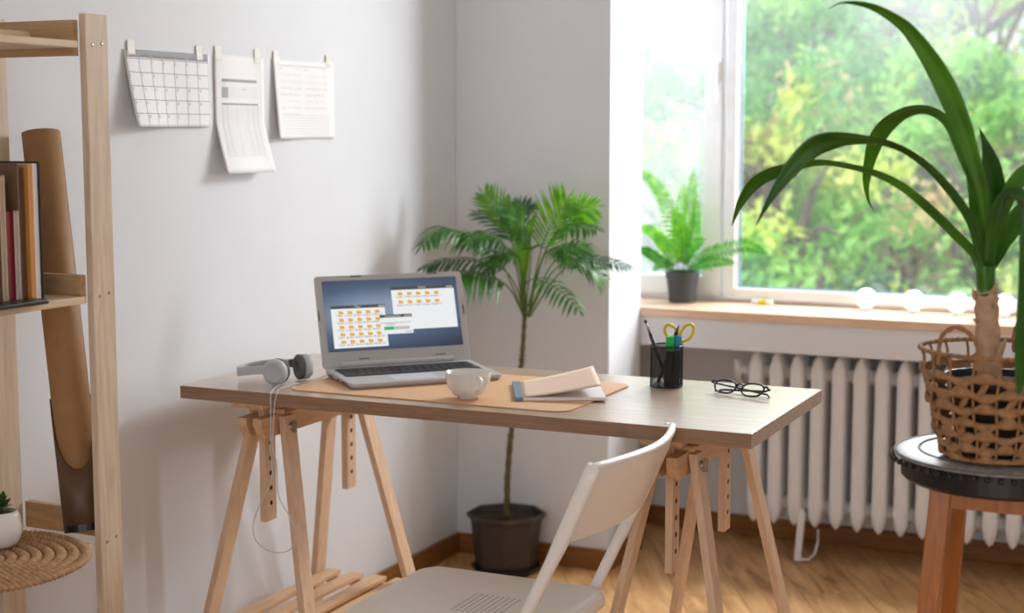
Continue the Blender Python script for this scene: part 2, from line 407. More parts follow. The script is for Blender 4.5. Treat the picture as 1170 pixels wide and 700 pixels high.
hm = MB(); hp = V((-1.6, YF+.008, 1.62)); hm.box((hp.x-.014, hp.y-.012, hp.z-.035), (hp.x+.014, hp.y, hp.z+.035)); hm.box((hp.x-.009, hp.y-.034, hp.z-.10), (hp.x+.009, hp.y-.02, hp.z+.012)); hm.box((hp.x-.007, hp.y-.03, hp.z-.007), (hp.x+.007, hp.y-.01, hp.z+.007))
build('window_handle', hm, M_frame, w, bevel=.004)
sm = MB(); sm.box((XW+.002, YP-.004, .803), (-1.40, YF+.03, ZS)); sm.box((-1.40, YP-.0035, .803), (X1, YF+.03, ZS))
build('windowsill', sm, M_sill, w, bevel=.002)

# ------------------------------------------------------------------ radiator
RY = 4.955
rad = thing('radiator', 'white cast iron column radiator under the windowsill', 'radiator', (-.9, RY, 0))
xs0, dxr = -1.385, .0695
def radsec(x):
    m = MB()
    for cy in (-.048, -.016, .016, .048):
        prof = [(0, .0), (.012, .012), (.019, .03), (.0235, .055), (.0245, .08), (.0235, .3), (.0235, .485), (.0245, .51), (.0215, .535), (.013, .56), (0, .574)]
        n = 14; vs = []
        for hw, z in prof:
            for k in range(n):
                th = 2*PI*k/n; c_, s_ = math.cos(th), math.sin(th); vs.append((x+max(hw, .001)*math.copysign(abs(c_)**.75, c_), RY+cy+max(hw*.72, .001)*math.copysign(abs(s_)**.75, s_), .12+z))
        fs = [(i*n+k, i*n+(k+1)%n, (i+1)*n+(k+1)%n, (i+1)*n+k) for i in range(len(prof)-1) for k in range(n)]
        m.add(vs, fs)
    for z in (.185, .625):
        m.tube([(x-.035, RY, z), (x+.035, RY, z)], .026, 12)
        m.box((x-.012, RY-.05, z-.02), (x+.012, RY+.05, z+.02))
    return m
for k in range(22):
    build('radiator_section', radsec(xs0+k*dxr), M_rad, rad, smooth=True)
m = MB(); m.tube([(xs0-.075, RY, .66-.035), (xs0-.03, RY, .625)], .016, 10); m.tube([(xs0-.075, RY, .60), (xs0-.075, RY, .66)], .017, 10)
m.tube([(xs0-.075, RY, .60), (xs0-.075, RY+.1, .55), (xs0-.075, YN, .53)], .011, 8)
build('valve', m, M_rad, rad, smooth=True)
bx = onz(910, 624, 0.0).x
for X in (ony(912, 600, 4.9).x, ony(912, 600, 4.9).x+1.0):
    m = MB(); m.beam((X, 4.9, .005), (X+.012, 4.9, .17), (1,0,0), .022, .012); m.tube([(X, 4.90, .012), (X+.035, 4.9, .01), (X+.05, 4.93, .025), (X+.055, 4.95, .06), (X+.05, 4.97, .10)], .004, 6); m.beam((X+.012, 4.9, .17), (X+.012, 5.17, .17), (0,0,1), .02, .012)
    build('floor_bracket', m, M_rad, rad)

# ================================================================== DESK
DZ = .815; DX0, DX1, DY0, DY1 = -2.251, -.841, 2.957, 3.548; DT = .031
dk = tag(build('desk_tabletop', MB().box((DX0, DY0, DZ-DT), (DX1, DY1, DZ)), M_desk, bevel=.0008), 'long pale oak desk top resting on two wooden trestles', 'desk')
build('shaded_front_edge', MB().box((DX0+.001, DY0-.0012, DZ-DT+.0004), (DX1-.001, DY0-.0001, DZ-.0006)), M_deskshade, dk)  # thin strip over the front edge, its shade painted in with darker oak
# trestles
def trestle(xc, label, shelf):
    t = thing('trestle', label, 'trestle', (xc, 3.25, 0), 'wooden trestles under the desk')
    zt = DZ-DT-.0005
    build('top_board', MB().box((xc-.045, 2.985, zt-.016), (xc+.045, 3.53, zt)), M_tresY, t, bevel=.001)
    for s in (-1, 1):
        a, b = (xc-.034, xc-.009) if s < 0 else (xc+.009, xc+.034)
        m = MB(); z1 = .742; z0 = .692
        prof = [(2.995, z1), (3.52, z1), (3.52, z1-.02), (3.50, z0), (3.015, z0), (2.995, z1-.018)]
        n = len(prof); vs = [(a, y, z) for y, z in prof] + [(b, y, z) for y, z in prof]
        m.add(vs, [tuple(range(n)), tuple(range(n, 2*n))[::-1]] + [(i, n+i, n+(i+1)%n, (i+1)%n) for i in range(n)])
        build('side_rail', m, M_tresY, t, bevel=.001)
    for y in (3.045, 3.425):
        p = build('height_post', MB().box((xc-.0085, y, .478), (xc+.0085, y+.046, zt-.016)), M_tres, t, bevel=.001)
        for k in range(5): build('peg_hole', MB().lathe([(0, 0), (.006, 0), (.006, .0176), (0, .0176)], 12, (xc-.0088, y+.023, .522+k*.037), (1,0,0)), M_hole, p)
        build('peg', MB().lathe([(0,0),(.0065,0),(.0065,.096),(0,.096)], 12, (xc-.048, y+.023, .7492), (1,0,0)), M_tresY, t, smooth=False)
    for s in (-1, 1):
        for yt, yb in ((3.09, 2.985), (3.435, 3.555)):
            m = MB(); top = V((xc+s*.0435, yt, .738)); bot = V((xc+s*(.0435+.145), yb, 0))
            d = (bot-top); u = V((0,1,0)); vs = []
            for p in (bot, top):
                for i, j in ((-1,-1),(1,-1),(1,1),(-1,1)): vs.append(p+V((i*.0088, j*.024, 0)))
            m.add(vs, [(0,3,2,1),(4,5,6,7),(0,1,5,4),(1,2,6,5),(2,3,7,6),(3,0,4,7)])
            build('leg', m, M_tres, t, bevel=.001)
            bt = MB(); q = top.lerp(bot, .035) + V((s*.009, 0, 0))
            bt.lathe([(0,.006),(.006,.006),(.009,.004),(.011,0)], 14, q, (s,0,0))
            if s > 0: bt.box((q.x+.004, q.y-.003, q.z-.014), (q.x+.014, q.y+.003, q.z+.014))
            build('bolt', bt, M_metal, t, smooth=False)
    zb = .195
    hs = .0435+.145*(1-zb/.738)-.01
    def yy(yt, yb, z): return yt+(yb-yt)*(1-z/.738)
    y0 = yy(3.09, 2.985, zb); y1 = yy(3.435, 3.555, zb)
    for y in (y0, y1):
        build('cross_bar', MB().tube([(xc-hs-.01, y, zb), (xc+hs+.01, y, zb)], .011, 10), M_tres, t)
    for k in range(4):
        x = xc-hs+.032+k*(2*hs-.064)/3
        build('shelf_slat', MB().box((x-.022, y0-.02, zb+.0105), (x+.022, y1+.02, zb+.0225)), M_tresY, t, bevel=.002)
    return t
trestle(-2.080, 'height adjustable beech trestle under the left end of the desk', True)
trestle(-1.045, 'height adjustable beech trestle under the right end, behind the chair', True)

# desk mat
poly = [onz(348, 444.5, DZ), onz(635, 470.5, DZ), onz(712, 438.2, DZ)]
mx0, mx1, my0, my1 = -1.985, -1.268, 3.006, 3.42
ang = math.atan2(poly[1].y-poly[0].y, poly[1].x-poly[0].x)
dm = tag(build('desk_mat', MB().prism(rrect(mx0, my0, mx1, my1, .04, 8), DZ+.0003, DZ+.0033), M_leather), 'tan desk mat with rounded corners under the laptop', 'desk mat')

# laptop
LZ = DZ+.0036
FL = V((-1.831, 3.052, LZ)); lw = V((.669, .743, 0)).normalized(); ln = V((-lw.y, lw.x, 0)); LW = .385; LD = .228
LM = Matrix(((lw.x, ln.x, 0, FL.x), (lw.y, ln.y, 0, FL.y), (0, 0, 1, FL.z), (0, 0, 0, 1)))
lap = thing('laptop', 'open silver laptop showing folder windows on its screen', 'laptop', tuple(FL + lw*LW/2 + ln*LD/2))
def L(m): m.v = [LM @ p for p in m.v]; return m
m = MB(); p0 = rrect(0.006, 0.006, LW-.006, LD, .012); p1 = rrect(0, 0, LW, LD, .014)
n = len(p0); vs = [V((x, y, .0)) for x, y in p0] + [V((x, y, .007+.004*(y/LD))) for x, y in p1] + [V((x, y, .0135+.006*(y/LD))) for x, y in p1]
m.add(vs, [tuple(range(n))[::-1], tuple(range(2*n, 3*n))] + [(j*n+i, j*n+(i+1)%n, (j+1)*n+(i+1)%n, (j+1)*n+i) for j in range(2) for i in range(n)])
build('laptop_base', L(m), M_alu, lap, bevel=.0008)
tz = lambda y: .0136+.006*(y/LD)
def slab(x0, y0, x1, y1, h, lift=0): 
    q = MB(); q.box((x0, y0, 0), (x1, y1, 1)); q.v = [V((p.x, p.y, tz(p.y)+lift+p.z*h)) for p in q.v]; return q
build('touchpad', L(slab(.115, .018, .225, .082, .0004)), M_pad, lap)
kb = MB(); 
for r in range(6):
    ky = .098+r*.0165; x = .02; wd = [1]*16
    if r == 0: wd = [1.2, 1, 1, 1, 5.5, 1, 1, 1, 1, 1, 1.3]
    elif r in (1, 2): wd = [1.7]+[1]*11+[1.9]+[1, 1]
    while x < LW-.03 and wd:
        ww = wd.pop(0)*.0215; q = slab(x, ky, min(x+ww-.002, LW-.018), ky+.0142, .0016, .0002); kb.add(q.v, q.f); x += ww
tray = build('keyboard', L(slab(.016, .094, LW-.016, .2, .0003)), M_greyd, lap)
build('key', L(kb), M_key, tray)
# lid
LT = V((0, .072, .222)).normalized(); HY = LD-.004; HZ = .019; LH = .2335
lidM = LM @ Matrix(((1, 0, 0, 0), (0, LT.y, LT.z, HY), (0, LT.z, -LT.y, HZ), (0, 0, 0, 1)))   # local: x across, y up the lid, z back
def LL(m): m.v = [lidM @ p for p in m.v]; return m
m = MB(); m.prism(rrect(-.004, 0, LW+.004, LH, .009), 0, .0065)
build('lid', LL(m), M_bezel, lap, bevel=.001)
hb = MB(); hb.tube([(.04, .006, -.001), (LW-.045, .006, -.001)], .0072, 12); build('hinge_bar', LL(hb), M_alu, lap, smooth=False)
sx0, sx1, sy0, sy1 = .014, LW-.013, .040, .220
def screen_mat():
    m, nt, b = newmat('screen_wallpaper'); tc = nt.nodes.new('ShaderNodeTexCoord'); 
    gr = nt.nodes.new('ShaderNodeTexGradient'); mp = nt.nodes.new('ShaderNodeMapping'); mp.inputs['Rotation'].default_value = (0, 0, math.radians(35))
    nt.links.new(tc.outputs['Generated'], mp.inputs['Vector']); nt.links.new(mp.outputs['Vector'], gr.inputs['Vector'])
    sp = nt.nodes.new('ShaderNodeTexGradient'); sp.gradient_type = 'SPHERICAL'
    mp2 = nt.nodes.new('ShaderNodeMapping'); mp2.inputs['Location'].default_value = (-.40, -.1, -.72); mp2.inputs['Scale'].default_value = (1.0, .1, 1.35)
    nt.links.new(tc.outputs['Generated'], mp2.inputs['Vector']); nt.links.new(mp2.outputs['Vector'], sp.inputs['Vector'])
    r = nt.nodes.new('ShaderNodeValToRGB'); e = r.color_ramp.elements
    e[0].position = .15; e[0].color = srgb(42, 56, 82); e[1].position = .8; e[1].color = srgb(148, 166, 190); k = e.new(.5); k.color = srgb(84, 106, 136)
    nt.links.new(sp.outputs['Fac'], r.inputs['Fac'])
    nt.links.new(r.outputs['Color'], b.inputs['Emission Color']); b.inputs['Emission Strength'].default_value = .75
    b.inputs['Base Color'].default_value = (.02, .02, .02, 1); b.inputs['Roughness'].default_value = .28
    return m
def emi(name, rgb, s=.75): return plain(name, (12, 12, 12), .3, emis=rgb, estr=s)
scr = build('screen', LL(MB().box((sx0, sy0, -.0008), (sx1, sy1, -.0001))), screen_mat(), lap)
SW, SH = sx1-sx0, sy1-sy0
def uv(u, v): return (sx0+u*SW, sy1-v*SH)
E_white = emi('screen_white', (244, 246, 248), .9); E_grey = emi('screen_title_bar', (82, 88, 92)); E_icon = emi('screen_folder', (242, 178, 60), .9); E_txt = emi('screen_text', (110, 100, 110)); E_green = emi('screen_progress', (50, 190, 100), .9); E_track = emi('screen_track', (216, 212, 210)); E_light = emi('screen_label', (236, 230, 190), .8)
def rect(u0, v0, u1, v1, lift, mb=None):
    x0, y0 = uv(u0, v1); x1, y1 = uv(u1, v0); q = mb or MB()
    z = -.0009-lift; q.add([(x0,y0,z),(x1,y0,z),(x1,y1,z),(x0,y1,z)], [(0,3,2,1)]); return q
def scr_build(name, q, mat): return build(name, LL(q), mat, scr)
scr_build('folder_window', rect(.045, .40, .44, 1.0-.045, .0001), E_white)
scr_build('folder_window', rect(.50, .165, .975, .735, .00015), E_white)
scr_build('progress_window', rect(.395, .55, .635, .79, .0003), E_white)
q = rect(.045, .355, .44, .40, .0001); rect(.50, .118, .975, .165, .00015, q); rect(.395, .512, .635, .555, .00031, q); scr_build('title_bar', q, E_grey)
t = MB()
def icon(u, v, lift):
    q = MB(); x0, y0 = uv(u-.017, v+.021); x1, y1 = uv(u+.017, v-.021); xm = x0+(x1-x0)*.45; yt = y1+(y1-y0)*.16; z = -.0009-lift
    q.add([(x0,y0,z),(x1,y0,z),(x1,y1,z),(xm+.0008,y1,z),(xm,yt,z),(x0,yt,z)], [(0,5,4,3,2,1)]); scr_build('folder_icon', q, E_icon)
cnt = [0]
def caption(u, v, s, sz, mb, lift):
    vs, fs = text_mb(s, sz, 'CENTER'); x, y = uv(u, v); mb.add([(x+p.x, y+p.y, -.0009-lift) for p in vs], fs)
for r in range(5):
    for c in range(5):
        u = .115+c*.0665; v = .46+r*.103
        icon(u, v, .0002); cnt[0] += 1; caption(u, v+.052, 'Folder %d' % cnt[0], .0068, t, .0002)
for r in range(2):
    for c in range(5):
        u = .565+c*.0685; v = .225+r*.118; icon(u, v, .00025); caption(u, v+.055, 'Folder %d' % (r*5+c+1), .0068, t, .00025)
caption(.51, .64, 'Downloading items from server', .0062, t, .0004); caption(.47, .665, 'Remaining', .0062, t, .0004); caption(.60, .775, 'Cancel', .007, t, .0004)
scr_build('icon_caption', t, E_txt)
scr_build('progress_track', rect(.42, .685, .61, .73, .00035), E_track); scr_build('progress_bar', rect(.42, .683, .49, .732, .0004), E_green)
t = MB(); caption(.24, .39, 'Files', .0085, t, .0003); caption(.735, .152, 'Folder', .0085, t, .0003); caption(.49, .547, 'Copying files', .0085, t, .0005)
for u, v in ((.40, .38), (.415, .38), (.43, .38), (.925, .143), (.942, .143), (.959, .143), (.585, .537), (.603, .537), (.62, .537)): rect(u-.005, v-.01, u+.005, v+.01, .0005, t)
scr_build('title_text', t, E_light)
q = MB()
for u in (.27, .80): x = u*LW; q.box((x-.014, LH-.0045, -.0012), (x+.014, LH-.0015, 0)); q.box((x-.014, .018, -.0008), (x+.014, .0205, 0))
for s in (0, 1):
    x = .0 if s == 0 else LW; q.box((x-.003, .12, -.001), (x+.0005, .145, 0))
build('rubber_bumper', LL(q), M_greyd, lap)
q = MB()
for a, b in ((.03, .036), (.04, .046), (.05, .062), (.067, .079), (.105, .118), (.16, .19)): q.box((-.0006, a, .006), (.002, b, .0105))
build('port', L(q), M_black, lap)

# cup
cc = onz(531, 456, LZ); cc = V((cc.x, cc.y+.018, DZ+.0036))
cup = thing('coffee_cup', 'white ceramic cup on the desk mat before the laptop', 'cup', tuple(cc))
S = .0505
pr = [(0, .003), (.020, .003), (.021, .0), (.024, .0), (.024, .004), (.036, .011), (.046, .025), (.0505, .041), (.0522, .058), (.053, .0605), (.051, .0605), (.0485, .045), (.043, .028), (.032, .013), (.0, .008)]
build('cup_body', MB().lathe(pr, 48, cc), M_ceram, cup, smooth=True)
hd = V((.78, -.62, 0)); hpth = catmull([cc+hd*.044+V((0,0,.052)), cc+hd*.058+V((0,0,.054)), cc+hd*.07+V((0,0,.044)), cc+hd*.068+V((0,0,.03)), cc+hd*.054+V((0,0,.021)), cc+hd*.038+V((0,0,.02))], 18)
build('cup_handle', MB().tube(hpth, .005, 10, flat=1.0), M_ceram, cup, smooth=True)

# notebook
def nbq(px, py, z): return onz(px, py, z)
nb = thing('notebook', 'beige notebook with lifted cover and blue spine strip on the mat', 'notebook', tuple(onz(640, 450, DZ+.0036)))
NZ = DZ+.0037
A = onz(580, 431, NZ+.008); B = onz(589, 458, NZ); C = onz(692.5, 457.5, NZ); 
nu = (C-B); nu.z = 0; NWd = nu.length; nu.normalize(); nv = V((-nu.y, nu.x, 0)); NHt = .225
NM = Matrix(((nu.x, nv.x, 0, B.x), (nu.y, nv.y, 0, B.y), (0, 0, 1, NZ), (0, 0, 0, 1)))
def NN(m): m.v = [NM @ p for p in m.v]; return m
print('notebook', NWd, NHt)
build('page_block', NN(MB().box((.002, .0015, .0012), (NWd, NHt-.0015, .0075))), M_paper, nb)
build('back_cover', NN(MB().box((0, 0, 0), (NWd, NHt, .0011))), M_cover, nb)
q = MB(); q.box((-.001, -.0005, 0), (.017, NHt+.0005, .0088)); build('spine_strip', NN(q), M_blue, nb, bevel=.001)
N = 14; m = MB(); vs = []
for i in range(N+1):
    t = i/N
    for j in range(9):
        s = j/8; x = .017+t*(NWd-.021)*(1-.04*t); lift = (t**1.25)*(.026+.010*s); vs.append((x, s*NHt, .0085+lift))
m.add(vs, [(i*9+j, (i+1)*9+j, (i+1)*9+j+1, i*9+j+1) for i in range(N) for j in range(8)])
build('front_cover', NN(m), M_cover, nb, smooth=True, solid=.0008)

# pencil cup
pc = V((-1.190, 3.438, DZ+.0002)); PR = .0385; PH = .098
pcup = thing('pencil_cup', 'black wire mesh pencil cup on the right part of the desk', 'pencil cup', tuple(pc))
m = MB()
for k in range(72):
    a = 2*PI*k/72; b = a
    m.tube([pc+V((PR*math.cos(a), PR*math.sin(a), .002)), pc+V((PR*math.cos(a), PR*math.sin(a), PH))], .0005, 3, cap=False)
for k in range(40):
    z = .003+k*(PH-.004)/39; m.tube([pc+V((PR*math.cos(2*PI*j/36), PR*math.sin(2*PI*j/36), z)) for j in range(36)], .00042, 3, closed=True)
build('wire_mesh', m, M_blackmat, pcup)
m = MB()
for z, r in ((.002, .0014), (PH, .0022)): m.tube([pc+V((PR*math.cos(2*PI*j/48), PR*math.sin(2*PI*j/48), z)) for j in range(48)], r, 8, closed=True)
build('rim', m, M_black, pcup, smooth=True)
build('cup_floor', MB().lathe([(0, .0005), (PR, .0005), (PR, .0022), (0, .0022)], 36, pc), M_black, pcup)
def inpc(x, y, z): return pc+V((x, y, z))
def stick(a, b, ra, rb, n=10, sq=False): 
    return MB().tube([a, a.lerp(b, .5), b], [ra, (ra+rb)/2, rb], n)
# camera-right on the desk
rx = CR
def pcw(r, f, z): return pc + CR*r + fh*f + V((0, 0, z))
h1 = thing('highlighter', 'green highlighter standing in the mesh cup, left of the blue one', 'highlighter', tuple(pcw(-.004, -.008, 0)))
mbh = MB(); mbh.beam(pcw(.002, -.004, .004), pcw(.006, -.012, .085), CR, .018, .012); build('barrel', mbh, M_black, h1, bevel=.002)
mbh = MB(); mbh.beam(pcw(.006, -.012, .0855), pcw(.0065, -.0135, .121), CR, .019, .0125); build('cap', mbh, M_greenp, h1, bevel=.002)
h1 = thing('highlighter', 'light green highlighter behind the darker green one in the mesh cup', 'highlighter', tuple(pcw(.004, .006, 0)))
mbh = MB(); mbh.beam(pcw(.012, .014, .004), pcw(.014, .004, .085), CR, .017, .012); build('barrel', mbh, M_black, h1, bevel=.002)
mbh = MB(); mbh.beam(pcw(.014, .004, .0855), pcw(.0145, .003, .122), CR, .018, .0125); build('cap', mbh, M_greenl, h1, bevel=.002)
h1 = thing('highlighter', 'blue highlighter standing in the mesh cup under the dark pencil', 'highlighter', tuple(pcw(.012, -.006, 0)))
mbh = MB(); mbh.beam(pcw(.0215, -.012, .004), pcw(.024, -.0105, .085), CR, .015, .012); build('barrel', mbh, M_black, h1, bevel=.002)
mbh = MB(); mbh.beam(pcw(.024, -.0105, .0855), pcw(.0265, -.0095, .1225), CR, .015, .0125); build('cap', mbh, M_bluep, h1, bevel=.002)
h1 = thing('pen', 'silver tipped ballpoint pen leaning out left of the mesh cup', 'pen', tuple(pcw(-.02, 0, 0)))
a = pcw(.006, .002+.02, .0045); b = pcw(-.052, .004, .158)
build('barrel', stick(a, a.lerp(b, .76), .0042, .0046), M_greenb, h1, smooth=True)
build('tip', stick(a.lerp(b, .76), a.lerp(b, .97), .0042, .0022), M_metal, h1, smooth=True); build('push_button', stick(a.lerp(b, .955), b, .0034, .003), M_black, h1, smooth=True)
h1 = thing('pencil', 'black sharpened pencil between the scissor handles in the cup', 'pencil', tuple(pcw(.01, .01, 0)))
a = pcw(-.018, .022, .0045); b = pcw(.029, .0, .148)
a2 = a.lerp(b, .88)
build('barrel', stick(a, a2, .0042, .0042, 6), M_black, h1); build('sharpened_tip', MB().tube([a2, a.lerp(b, .985), b], [.0041, .001, .0004], 6), M_greyd, h1)
scs = thing('scissors', 'yellow handled scissors standing in the mesh cup', 'scissors', tuple(pcw(.01, .02, 0)))
for s, nm in ((-1, 'left'), (1, 'right')):
    c0 = pcw(.031+s*.0185, .016, .126); u = CR; vv = V((0, 0, 1)); ringp = []
    for k in range(24):
        th = 2*PI*k/24; px = .0150*math.cos(th)*(1-.1*math.sin(th)*s*0); pz = .0205*math.sin(th)
        x = px + s*.35*(pz); ringp.append(c0 + u*(x) + vv*pz + fh*(s*.004))
    build('finger_loop', MB().tube(ringp, .0038, 8, closed=True), M_yellow, scs, smooth=True)
    build('handle_stem', MB().tube([pcw(.029+s*.013, .016+s*.004, .107), pcw(.022+s*.006, .016+s*.004, .09), pcw(.018-s*.001, .016, .074)], .0036, 8), M_yellow, scs, smooth=True)
    build('blade', MB().add([pcw(.017-s*.004, .018+s*.0006, .078), pcw(.017+s*.004, .018+s*.0006, .078), pcw(.008-s*.002, .018+s*.0006, .008), pcw(.008-s*.004, .018+s*.0006, .008)], [(0, 1, 2, 3)]), M_metal, scs, solid=.001)
h1 = thing('pen', 'short dark pen lying steeply inside the mesh cup, at its right', 'pen', tuple(pcw(.02, 0, 0)))
a = pcw(.027, -.018, .0055); b = pcw(.010, .027, .088)
build('barrel', stick(a, a.lerp(b, .85), .0035, .0035), M_blackmat, h1, smooth=True); build('cap', stick(a.lerp(b, .85), b, .0038, .0038), M_metal, h1, smooth=True)

# glasses
gA = ony(812, 446, 3.42); 
gc = onz(844, 452.5, DZ); 
gdir = (onz(878, 452, DZ+.012) - onz(811, 443, DZ+.012)); gdir.z = 0; gdir.normalize()
gn = V((gdir.y, -gdir.x, 0))       # toward the camera
if gn.dot(V((0, -1, 0))) < 0: gn = -gn
gl = thing('eyeglasses', 'black framed eyeglasses lying at the right end of the desk', 'eyeglasses', tuple(gc))
gup = (V((0, 0, 1))*math.cos(math.radians(38)) - gn*math.sin(math.radians(38))).normalized()
go = gc + gn*.012 + V((0, 0, .0035))
def G(x, y, z=0): return go + gdir*(x*1.08) + gup*y - gn*0 + (gdir.cross(gup))*z
m = MB(); lensm = []
for s in (-1, 1):
    cx = s*.0345; pts = []
    for k in range(32):
        th = 2*PI*k/32; c, q = math.cos(th), math.sin(th)
        x = .0265*math.copysign(abs(c)**.75, c); y = .0165*math.copysign(abs(q)**.8, q)
        if y < 0: x *= 1-.12*(abs(y)/.0165)
        y += s*.0*x; x += 0; pts.append(G(cx+x, .018+y + abs(cx+x)*.04))
    m.tube(pts, .0023, 6, closed=True); lensm.append(pts)
    m.tube([G(cx+s*.024, .030), G(cx+s*.033, .031), G(cx+s*.036, .026)], .0026, 6)
m.tube([G(-.009, .027), G(0, .0305), G(.009, .027)], .0022, 6); m.tube([G(-.009, .022), G(-.004, .0245), G(.004, .0245), G(.009, .022)], .0014, 6)
build('front_frame', m, M_black, gl, smooth=True)
q = MB()
for pts in lensm: q.add(pts, [tuple(range(len(pts)))])
build('lens', q, M_lens, gl)
for s in (-1, 1):
    hinge = G(s*.0705, .026); 
    q0 = gc - gn*.012; e1 = q0 + gdir*(-s*.055) - gn*(.012 if s > 0 else .022) + V((0, 0, .006)); e2 = q0 + gdir*(-s*.072) - gn*(-.004 if s > 0 else .004) + V((0, 0, .0035))
    build('temple', MB().tube([hinge, hinge-gn*.008+V((0,0,-.002)), q0+gdir*(s*.055)-gn*(.014 if s > 0 else .024)+V((0, 0, .014)), e1, e2], [.0022, .0024, .0026, .0026, .0022], 6), M_black, gl, smooth=True)

# headphones
hp = thing('headphones', 'grey wired headphones lying at the left end of the desk', 'headphones', (-2.05, 3.09, DZ))
def cupd(c, ax, shell, depth):
    pass
c1 = onz(309, 441.5, DZ); ax1 = V((-.05, 1, .05)).normalized()    # from near cup towards far cup
R1 = .0315
c1 = V((c1.x+.002, c1.y+.012, DZ+R1+.001)); c2 = V((-2.022, 3.165, DZ+R1+.001))
ax1 = V((.12, .99, 0)).normalized(); ax2 = V((-.62, -.78, 0)).normalized()
for c, ax, nm in ((c1, V((-.12, .99, .0)).normalized(), 'a'), (c2, ax2, 'b')):
    build('ear_cup', MB().lathe([(0, -.004), (.020, -.004), (.0215, -.0055), (.025, -.005), (.0295, 0), (.0308, .006), (.0308, .014), (.029, .0155), (0, .0155)], 36, c, ax), M_grey, hp, smooth=True)
    build('ear_pad', MB().lathe([(.012, .0158), (.029, .0158), (.031, .02), (.0305, .027), (.026, .031), (.018, .030), (.0135, .024), (.012, .018)], 36, c, ax), M_greyd, hp, smooth=True)
band = catmull([c1+V((-.004, .001, .004)), c1+V((-.035, -.004, .004)), V((-2.128, 3.048, DZ+.03)), V((-2.163, 3.075, DZ+.024)), V((-2.168, 3.115, DZ+.024)), V((-2.135, 3.155, DZ+.03)), V((-2.09, 3.175, DZ+.034)), c2+V((-.02, .010, .004)), c2+V((.0, .006, .004))], 44)
def band_mb(pts, w0, w1, th):
    m = MB(); N = len(pts); vs = []
    for i, p in enumerate(pts):
        t = (pts[min(i+1, N-1)]-pts[max(i-1, 0)]).normalized(); u = V((0, 0, 1)); u = (u-t*u.dot(t)).normalized(); n = t.cross(u)
        wv = w0+(w1-w0)*math.sin(PI*i/(N-1))
        for a, b in ((-1,-1),(1,-1),(1,1),(-1,1)): vs.append(p+u*(a*wv/2)+n*(b*th/2))
    fs = [(i*4+k, i*4+(k+1)%4, (i+1)*4+(k+1)%4, (i+1)*4+k) for i in range(N-1) for k in range(4)] + [(3,2,1,0), tuple((N-1)*4+k for k in range(4))]
    return m.add(vs, fs)
build('headband', band_mb(band[11:34], .02, .027, .011), M_grey, hp, bevel=.003, smooth=True)
build('headband_arm', band_mb(band[0:14], .022, .02, .007), M_grey, hp, bevel=.002); build('headband_arm', band_mb(band[31:44], .02, .02, .007), M_greyd, hp, bevel=.002)
E_ = DY0-.006
def hg(x, y, d=0): return ony(x, y, E_-d)
cab = [onz(325, 436, DZ+.006), onz(318, 440, DZ+.002), onz(313, 444, DZ+.002), onz(310.5, 447.3, DZ+.002), hg(309.3, 453, 0), hg(309.5, 470), hg(309.5, 500), hg(309, 515, .004), hg(311, 530), hg(310.5, 548), hg(305, 560), hg(296, 578), hg(289.5, 598), hg(291, 614), hg(300, 625), hg(314, 631), hg(328, 629.5), hg(336, 621), hg(338, 607), hg(331, 590), hg(322, 575), hg(317.5, 562), hg(317, 545), hg(316, 528), hg(311, 510, .005), hg(312, 495), hg(313, 470), hg(315, 455), onz(317, 449, DZ+.002), onz(319, 444.5, DZ+.002), onz(335, 439, DZ+.002), onz(352, 435.5, DZ+.002), onz(368, 430.5, DZ+.006), onz(374, 428, DZ+.013)]
build('cable', MB().tube(catmull(cab, 170), .0014, 6), M_cable, hp, smooth=True)

# ================================================================== CHAIR
ch = thing('folding_chair', 'white plastic folding chair drawn up to the desk', 'chair', (-1.33, 2.77, 0))
SX0, SX1, SY0, SY1, SZ = -1.585, -1.150, 2.575, 2.965, .455
m = MB(); N = 12; prof = [(0, .0), (.004, -.004), (.010, -.012), (.010, -.026)]
def ring(off, z, r0=.05): return [V((x, y, z)) for x, y in rrect(SX0-off, SY0-off, SX1+off, SY1+off, r0+off, 8)]
rings = [ring(-.03, SZ-.003), ring(-.006, SZ), ring(.0, SZ-.002), ring(.005, SZ-.008), ring(.006, SZ-.028), ring(.001, SZ-.028), ring(-.001, SZ-.010)]
n = len(rings[0]); vs = [p for r in rings for p in r]
m.add(vs, [(j*n+i, j*n+(i+1)%n, (j+1)*n+(i+1)%n, (j+1)*n+i) for j in range(len(rings)-1) for i in range(n)] + [tuple(range(n)), tuple((len(rings)-1)*n+k for k in range(n))])
seat = build('seat', m, M_white, ch, smooth=True)
for e in seat.data.polygons: e.use_smooth = len(e.vertices) == 4
q = MB()
for i in range(9):
    for j in range(12):
        x = -1.39+i*.0125; y = 2.70+j*.0105
        q.lathe([(0, .0), (.0028, .0)], 6, (x, y, SZ-.0026))
build('perforation', q, M_dot, seat)
def postX(z): return -1.021+(z-.81)*.45
